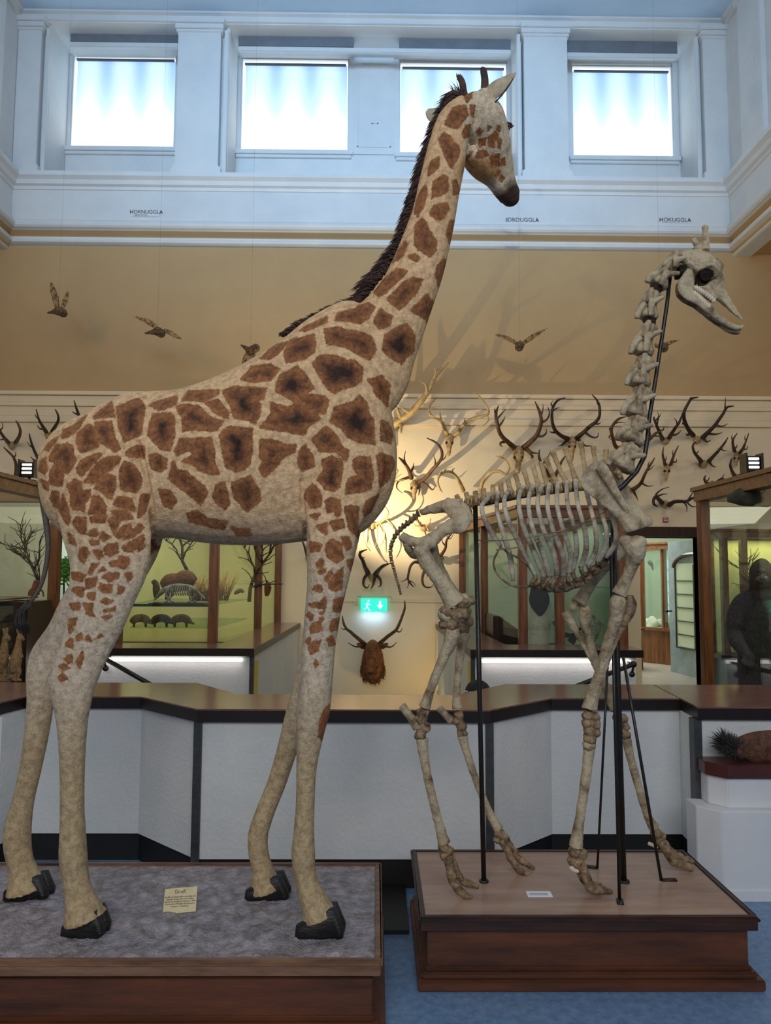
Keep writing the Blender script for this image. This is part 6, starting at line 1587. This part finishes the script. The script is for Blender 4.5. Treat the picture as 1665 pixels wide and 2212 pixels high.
for sx_ in (1612,):   # hand: palm and five curled fingers
    mb.ball(P(1618, 1422, Gq-.20), (.045, .03, .05))
    for k, (fx, l) in enumerate(((1609, 14), (1614, 18), (1620, 19), (1626, 16))):
        ptube(mb, [(fx, 1428, 3.6, Gq-.21), (fx+1, 1428+l*.6, 3.2, Gq-.23), (fx+3, 1428+l, 2.6, Gq-.20)], Gq, 7, 2)
    ptube(mb, [(1608,1420,4,Gq-.2),(1602,1430,3.4,Gq-.22),(1604,1438,2.6,Gq-.22)], Gq, 7, 2)
ptube(mb, [(1636,1236,5,Gq-.155),(1646,1234,6,Gq-.165),(1656,1236,5,Gq-.155)], Gq, 8, 2)   # brow ridge
mb.ball(P(1646, 1254, Gq-.15), (.055, .05, .045))
me = remesh(mb, .009, 2); rough(me, .003, 40)
link('body', me, M['fur_dark'], gor)
fc = MB(); fc.ball(P(1646, 1252, Gq-.158), (.048, .045, .040)); fc.ball(P(1646, 1243, Gq-.155), (.026, .03, .03))
link('face', remesh(fc, .006, 2), mat('bare grey face skin', (96, 88, 86), (60, 56, 56), .45, 12, .4, 60), gor)
for s in (-1, 1):
    e = MB(); e.ball(P(1646+s*6.5, 1241, Gq-.195), .009); e.build('eye', M['eye'], gor, True)
    e = MB(); e.ball(P(1646+s*3, 1250, Gq-.205), .007); e.build('nostril', M['socket'], gor, True)
MB().tube([P(1640, 1259.5, Gq-.198), P(1646, 1258, Gq-.208), P(1652, 1259.5, Gq-.198)], .003, 6).build('mouth', M['socket'], gor, True)
lg = MB(); random.seed(3)
ptube(lg, [(1568,1078,10,5.9,.8),(1600,1074,20,5.85,.9),(1640,1072,24,5.8,.9),(1690,1070,22,5.7,.9),(1730,1074,10,5.6,.8)], 5.8, 14, 4)
tag(link('rough_log', rough(remesh(lg, .015, 1), .02, 9), mat('mossy bark', (84, 84, 70), (40, 42, 36), .9, 7, .9, 30)), 'dark mossy log hung under the top of the gorilla case', 'log')
# yellow-lit case far behind the gorilla
XE0 = xat(1534, 10.85)
ce_ = case('yellow-lit wooden case against the back wall behind the gorilla', [(XE0, 10.42), (XE0+3.0, 10.42), (XE0+3.0, YW-.05), (XE0, YW-.05)], .50, 2.30, mids=[(xat(1606, 10.42), 10.42)], base_m='darkwood', back_edges=(2,))
area('case_light', (XE0+.9, 10.6, 2.18), (XE0+.9, 10.65, 1.0), 1.6, .25, 14, (1.0, .88, .45))
branch('dry_tree', 1632, 1330, 10.65, Vector((.1, 0, 1)), .7, .02, 'thin twig tree inside the yellow-lit case', None, 31)
pl34 = tag(MB().box((P(1614,1160,10.36).x, 10.365, P(1614,1162,10.36).z), (P(1630,1150,10.36).x, 10.372, P(1630,1149,10.36).z)).build('number_plate', M['paper']), 'small number plate reading 34 on the yellow-lit case', 'sign')
text_obj('lettering', '34', .062, (P(1622,1160,10.36).x, 10.362, P(1622,1160,10.36).z), Euler((PI/2, 0, 0)).to_matrix(), M['ink'], pl34)
# floodlights on top of the two tall cases
M['lamp_glow'] = emit('lamp cells', (1.0, .97, .9), 5)
def flood(px, py, Y, base, aim, label):
    c = P(px, py, Y)
    r = empty('floodlight', c, label, 'lamp', 'floodlights on the case roofs')
    MB().box((c.x-.055, c.y-.05, c.z-.07), (c.x+.055, c.y+.05, c.z+.06)).build('lamp_body', M['blackmetal'], r, bevel=.01)
    for s in (-1, 1):
        MB().box((c.x+s*.06, c.y-.07, c.z-.08), (c.x+s*.072, c.y+.04, c.z+.08)).build('barn_door', M['blackmetal'], r)
    for k in range(3):
        MB().tube([Vector((c.x-.04, c.y-.052, c.z-.035+.035*k)), Vector((c.x+.04, c.y-.052, c.z-.035+.035*k))], .009, 8).build('lamp_cell', M['lamp_glow'], r, True)
    MB().tube([c+Vector((0, 0, -.07)), Vector((c.x, c.y, base))], .012, 8).build('stem', M['blackmetal'], r, True)
    MB().tube([Vector((c.x, c.y, base)), Vector((c.x, c.y, base+.012))], .06, 14).build('foot', M['blackmetal'], r, True)
flood(64, 1014, 6.5, 2.475, None, 'small black floodlight with glowing cells on the left case roof')
flood(1621, 1002, 6.0, 2.475, None, 'small black floodlight with glowing cells on the gorilla case roof')

# room beyond: cabinet, glass case, blue window reflection
Yf = 14.6
f0, f1, f2, f3 = (xat(1340, Yf), Yf), (xat(1474, 13.6), 13.6), (xat(1474, 13.6), 17.5), (xat(1340, Yf), 17.5)
cf_ = case('glazed wooden case in the room beyond the doorway', [f0, f1, f2, f3], .62, 2.25, mids=[(xat(1388, 14.2), 14.25), (xat(1430, 14), 13.93)], lining='case_back_green', back_edges=(2,))
area('case_light', (xat(1410, 15.5), 15.6, 2.1), (xat(1410, 15.5), 15.8, 0), 1.2, 1.2, 14, (.9, 1, .95))
bw = empty('tall_window', (xat(1452, 17.2), 17.2, 0), 'pale blue glazed window with white bars seen through the far case', 'window')
x0, x1 = xat(1436, 17.2), xat(1473, 17.2)
MB().box((x0, 17.2, .7), (x1, 17.24, zat(1203, 17.2))).build('pane', emit('blue daylight', (.42, .62, .85), .8), bw)  # glowing pane stands in for a window reflected in the case glass
gb = MB()
for f in (0, .5, 1): gb.box((x0+(x1-x0)*f-.03, 17.15, .7), (x0+(x1-x0)*f+.03, 17.2, zat(1203, 17.2)))
for k in range(6): zz_ = .7+k*(zat(1203, 17.2)-.7)/5; gb.box((x0, 17.15, zz_-.03), (x1, 17.2, zz_+.03))
gb.build('window_bars', M['white_blue'], bw)
random.seed(8)
beast('small_bird', 'small dark bird perched high in the far case', 'bird', [(1400,1212,3),(1404,1216,5),(1408,1222,3),(1410,1232,1.5)], 15, 'fur_dark')
beast('white_bird', 'white bird standing low in the far case', 'bird', [(1456,1330,7),(1456,1318,6),(1455,1308,3.5),(1455,1302,3),(1452,1303,1)], 15, 'fur_white')
cr2 = MB()
for k in range(26): cr2.ball(P(1395+random.uniform(0, 34), 1352+random.uniform(-12, 4), 14.9+random.uniform(-.2, .2)), random.uniform(.03, .10), 8, 6)
tag(link('coral_group', rough(remesh(cr2, .02, 1), .02, 10), M['fur_white']), 'heap of pale coral on the floor of the far case', 'coral')
wc = empty('wooden_bench', P(1366, 1390, 13.2), 'low orange-brown wooden cabinet left of the far case', 'cabinet')
xx0, xx1 = xat(1346, 13.2), xat(1384, 13.2)
MB().box((xx0, 13.2, .05), (xx1, 13.7, zat(1358, 13.2))).build('cabinet_body', M['wood_h'], wc, bevel=.01); MB().box((xx0-.03, 13.17, zat(1358, 13.2)), (xx1+.03, 13.73, zat(1354, 13.2))).build('cabinet_top', M['wood_h'], wc)
for q_ in (xx0+.04, xx1-.04): MB().tube([Vector((q_, 13.16, .0)), Vector((q_, 13.16, zat(1360, 13.2)))], .03, 8).build('leg', M['wood'], wc, True)

# ---------------- visitor in the stairwell: only the cap shows ----------------
Yv = 6.0; vc = P(1032, 1482, Yv)
struct('stairs', MB().box((.3, 5.2, -1.6), (1.6, 6.9, vc.z-1.66)), M['floor'])
ps = empty('person', (vc.x, Yv, vc.z-1.66), 'person in a black cap with white letters, in the stairwell behind the counter', 'person')
mb = MB(); zt_ = vc.z
def T(*p): return Vector((vc.x+p[0], Yv+p[1], zt_+p[2]))
mb.tube([T(0,0,-1.0),T(0,0,-.85),T(0,0,-.65),T(0,0,-.45),T(0,0,-.32),T(0,0,-.27),T(0,0,-.20)], [.15,.17,.16,.19,.17,.07,.06], 16, [.11,.12,.11,.12,.10,.065,.06])
mb.ball(T(0, .0, -.09), (.078, .098, .12)); mb.ball(T(0, .09, -.11), (.016, .022, .022))
for s in (-1, 1):
    mb.ball(T(s*.08, 0, -.10), (.015, .022, .032))
    mb.tube([T(s*.17,0,-.36),T(s*.22,.0,-.52),T(s*.24,.02,-.68),T(s*.23,.10,-.85)], [.055,.048,.042,.03], 10)
    mb.ball(T(s*.23, .13, -.90), (.035, .025, .05))
    for k in range(4): mb.tube([T(s*(.205+.017*k), .14, -.92), T(s*(.205+.017*k), .155, -.955), T(s*(.205+.017*k), .15, -.985+.004*abs(k-1.5))], [.009, .0085, .007], 6)
    mb.tube([T(s*.20, .13, -.89), T(s*.18, .15, -.925), T(s*.185, .155, -.95)], [.010, .009, .007], 6)
    mb.tube([T(s*.09,0,-.95),T(s*.10,.01,-1.3),T(s*.10,0,-1.6)], [.09,.06,.045], 12); mb.tube([T(s*.10,-.02,-1.62),T(s*.10,.14,-1.635)], [.045,.035], 10)
link('body', remesh(mb, .009, 2), mat('dark clothing', (40, 42, 50), (26, 28, 34), .8, 20), ps)
cp = MB(); n0 = 20
cp.ball(T(0, 0, -.055), (.105, .118, .105), 20, 12); cp.box(T(-.07, .08, -.075), T(.07, .20, -.062))
co_ = cp.build('cap', mat('black cap cloth', (20, 20, 22), (30, 30, 34), .8, 30), ps, True)
text_obj('lettering', 'TA', .062, T(-.082, -.078, -.068), Euler((PI/2+.25, 0, -.7)).to_matrix(), M['white_paper'], co_, extrude=.004)

# ---------------- white stepped plinth with a furry animal ----------------
M['plinth_white'] = mat('white painted plinth', (216, 218, 220), (204, 206, 210), .5, 1.5, .08, 30)
Xp = xat(1520, 4.0, 1800)
wp = empty('white_plinth', (Xp+.5, 4.1, 0), 'white stepped angular plinth with dark red top at the right edge', 'plinth')
def oct_(x0, yb, yf, ch, w=1.0): return [(x0, yb), (x0, yf+ch), (x0+ch*.9, yf), (x0+w, yf), (x0+w, yb)]
zlo = zat(1752, 4.0, 1560); zsl = zat(1680, 4.04, 1560); ztp = zat(1653, 4.03, 1560)
MB().prism(oct_(Xp, 4.222, 3.99, .10), 0.0, zlo).build('lower_step', M['plinth_white'], wp, bevel=.004)
MB().prism(oct_(Xp-.006, 4.222, 3.98, .104), 0.0, .05).build('foot_band', M['plinth_white'], wp)
Xq = xat(1542, 4.05, 1700)
MB().prism(oct_(Xq, 4.222, 4.045, .08), zlo, zsl).build('upper_step', M['plinth_white'], wp, bevel=.004)
MB().prism(oct_(Xq-.02, 4.222, 4.02, .09), zsl, ztp).build('dark_top', mat('dark red plinth top', (84, 44, 40), (58, 30, 28), .3, 4), wp, bevel=.003)
fa = empty('furry_animal', (xat(1640, 4.12), 4.12, ztp), 'brown furry animal with bushy dark tail lying on the white plinth', 'stuffed animal')
mb = MB(); ptube(mb, [(1588,1632,10,4.12),(1604,1618,26,4.12,.55),(1640,1614,34,4.12,.5),(1690,1614,34,4.12,.5),(1720,1622,22,4.12,.5)], 4.12, 16, 4)
link('body', remesh(mb, .006, 2), mat('red brown fur', (112, 72, 50), (62, 38, 28), .8, 30, .9, 120), fa)
tl_ = MB(); random.seed(17)
for k in range(1100):
    t = random.random(); bx = 1604-34*t; by = 1626-22*t+6*math.sin(t*3)
    a = random.uniform(0, 2*PI); l = random.uniform(16, 36)
    dx = math.cos(a)*.8-.5*t; dy = math.sin(a)*.8-.3
    p0_ = P(bx, by, 4.12); p1_ = P(bx+dx*l, min(by+dy*l, 1652), 4.12+random.uniform(-.05, .04))
    tl_.tube([p0_, (p0_+p1_)/2+Vector((0, random.uniform(-.01, .01), 0)), p1_], [.004, .003, .0005], 4)
tl_.build('bushy_tail', M['tailhair'], fa, True)
bpy.data.scenes.remove(TS)
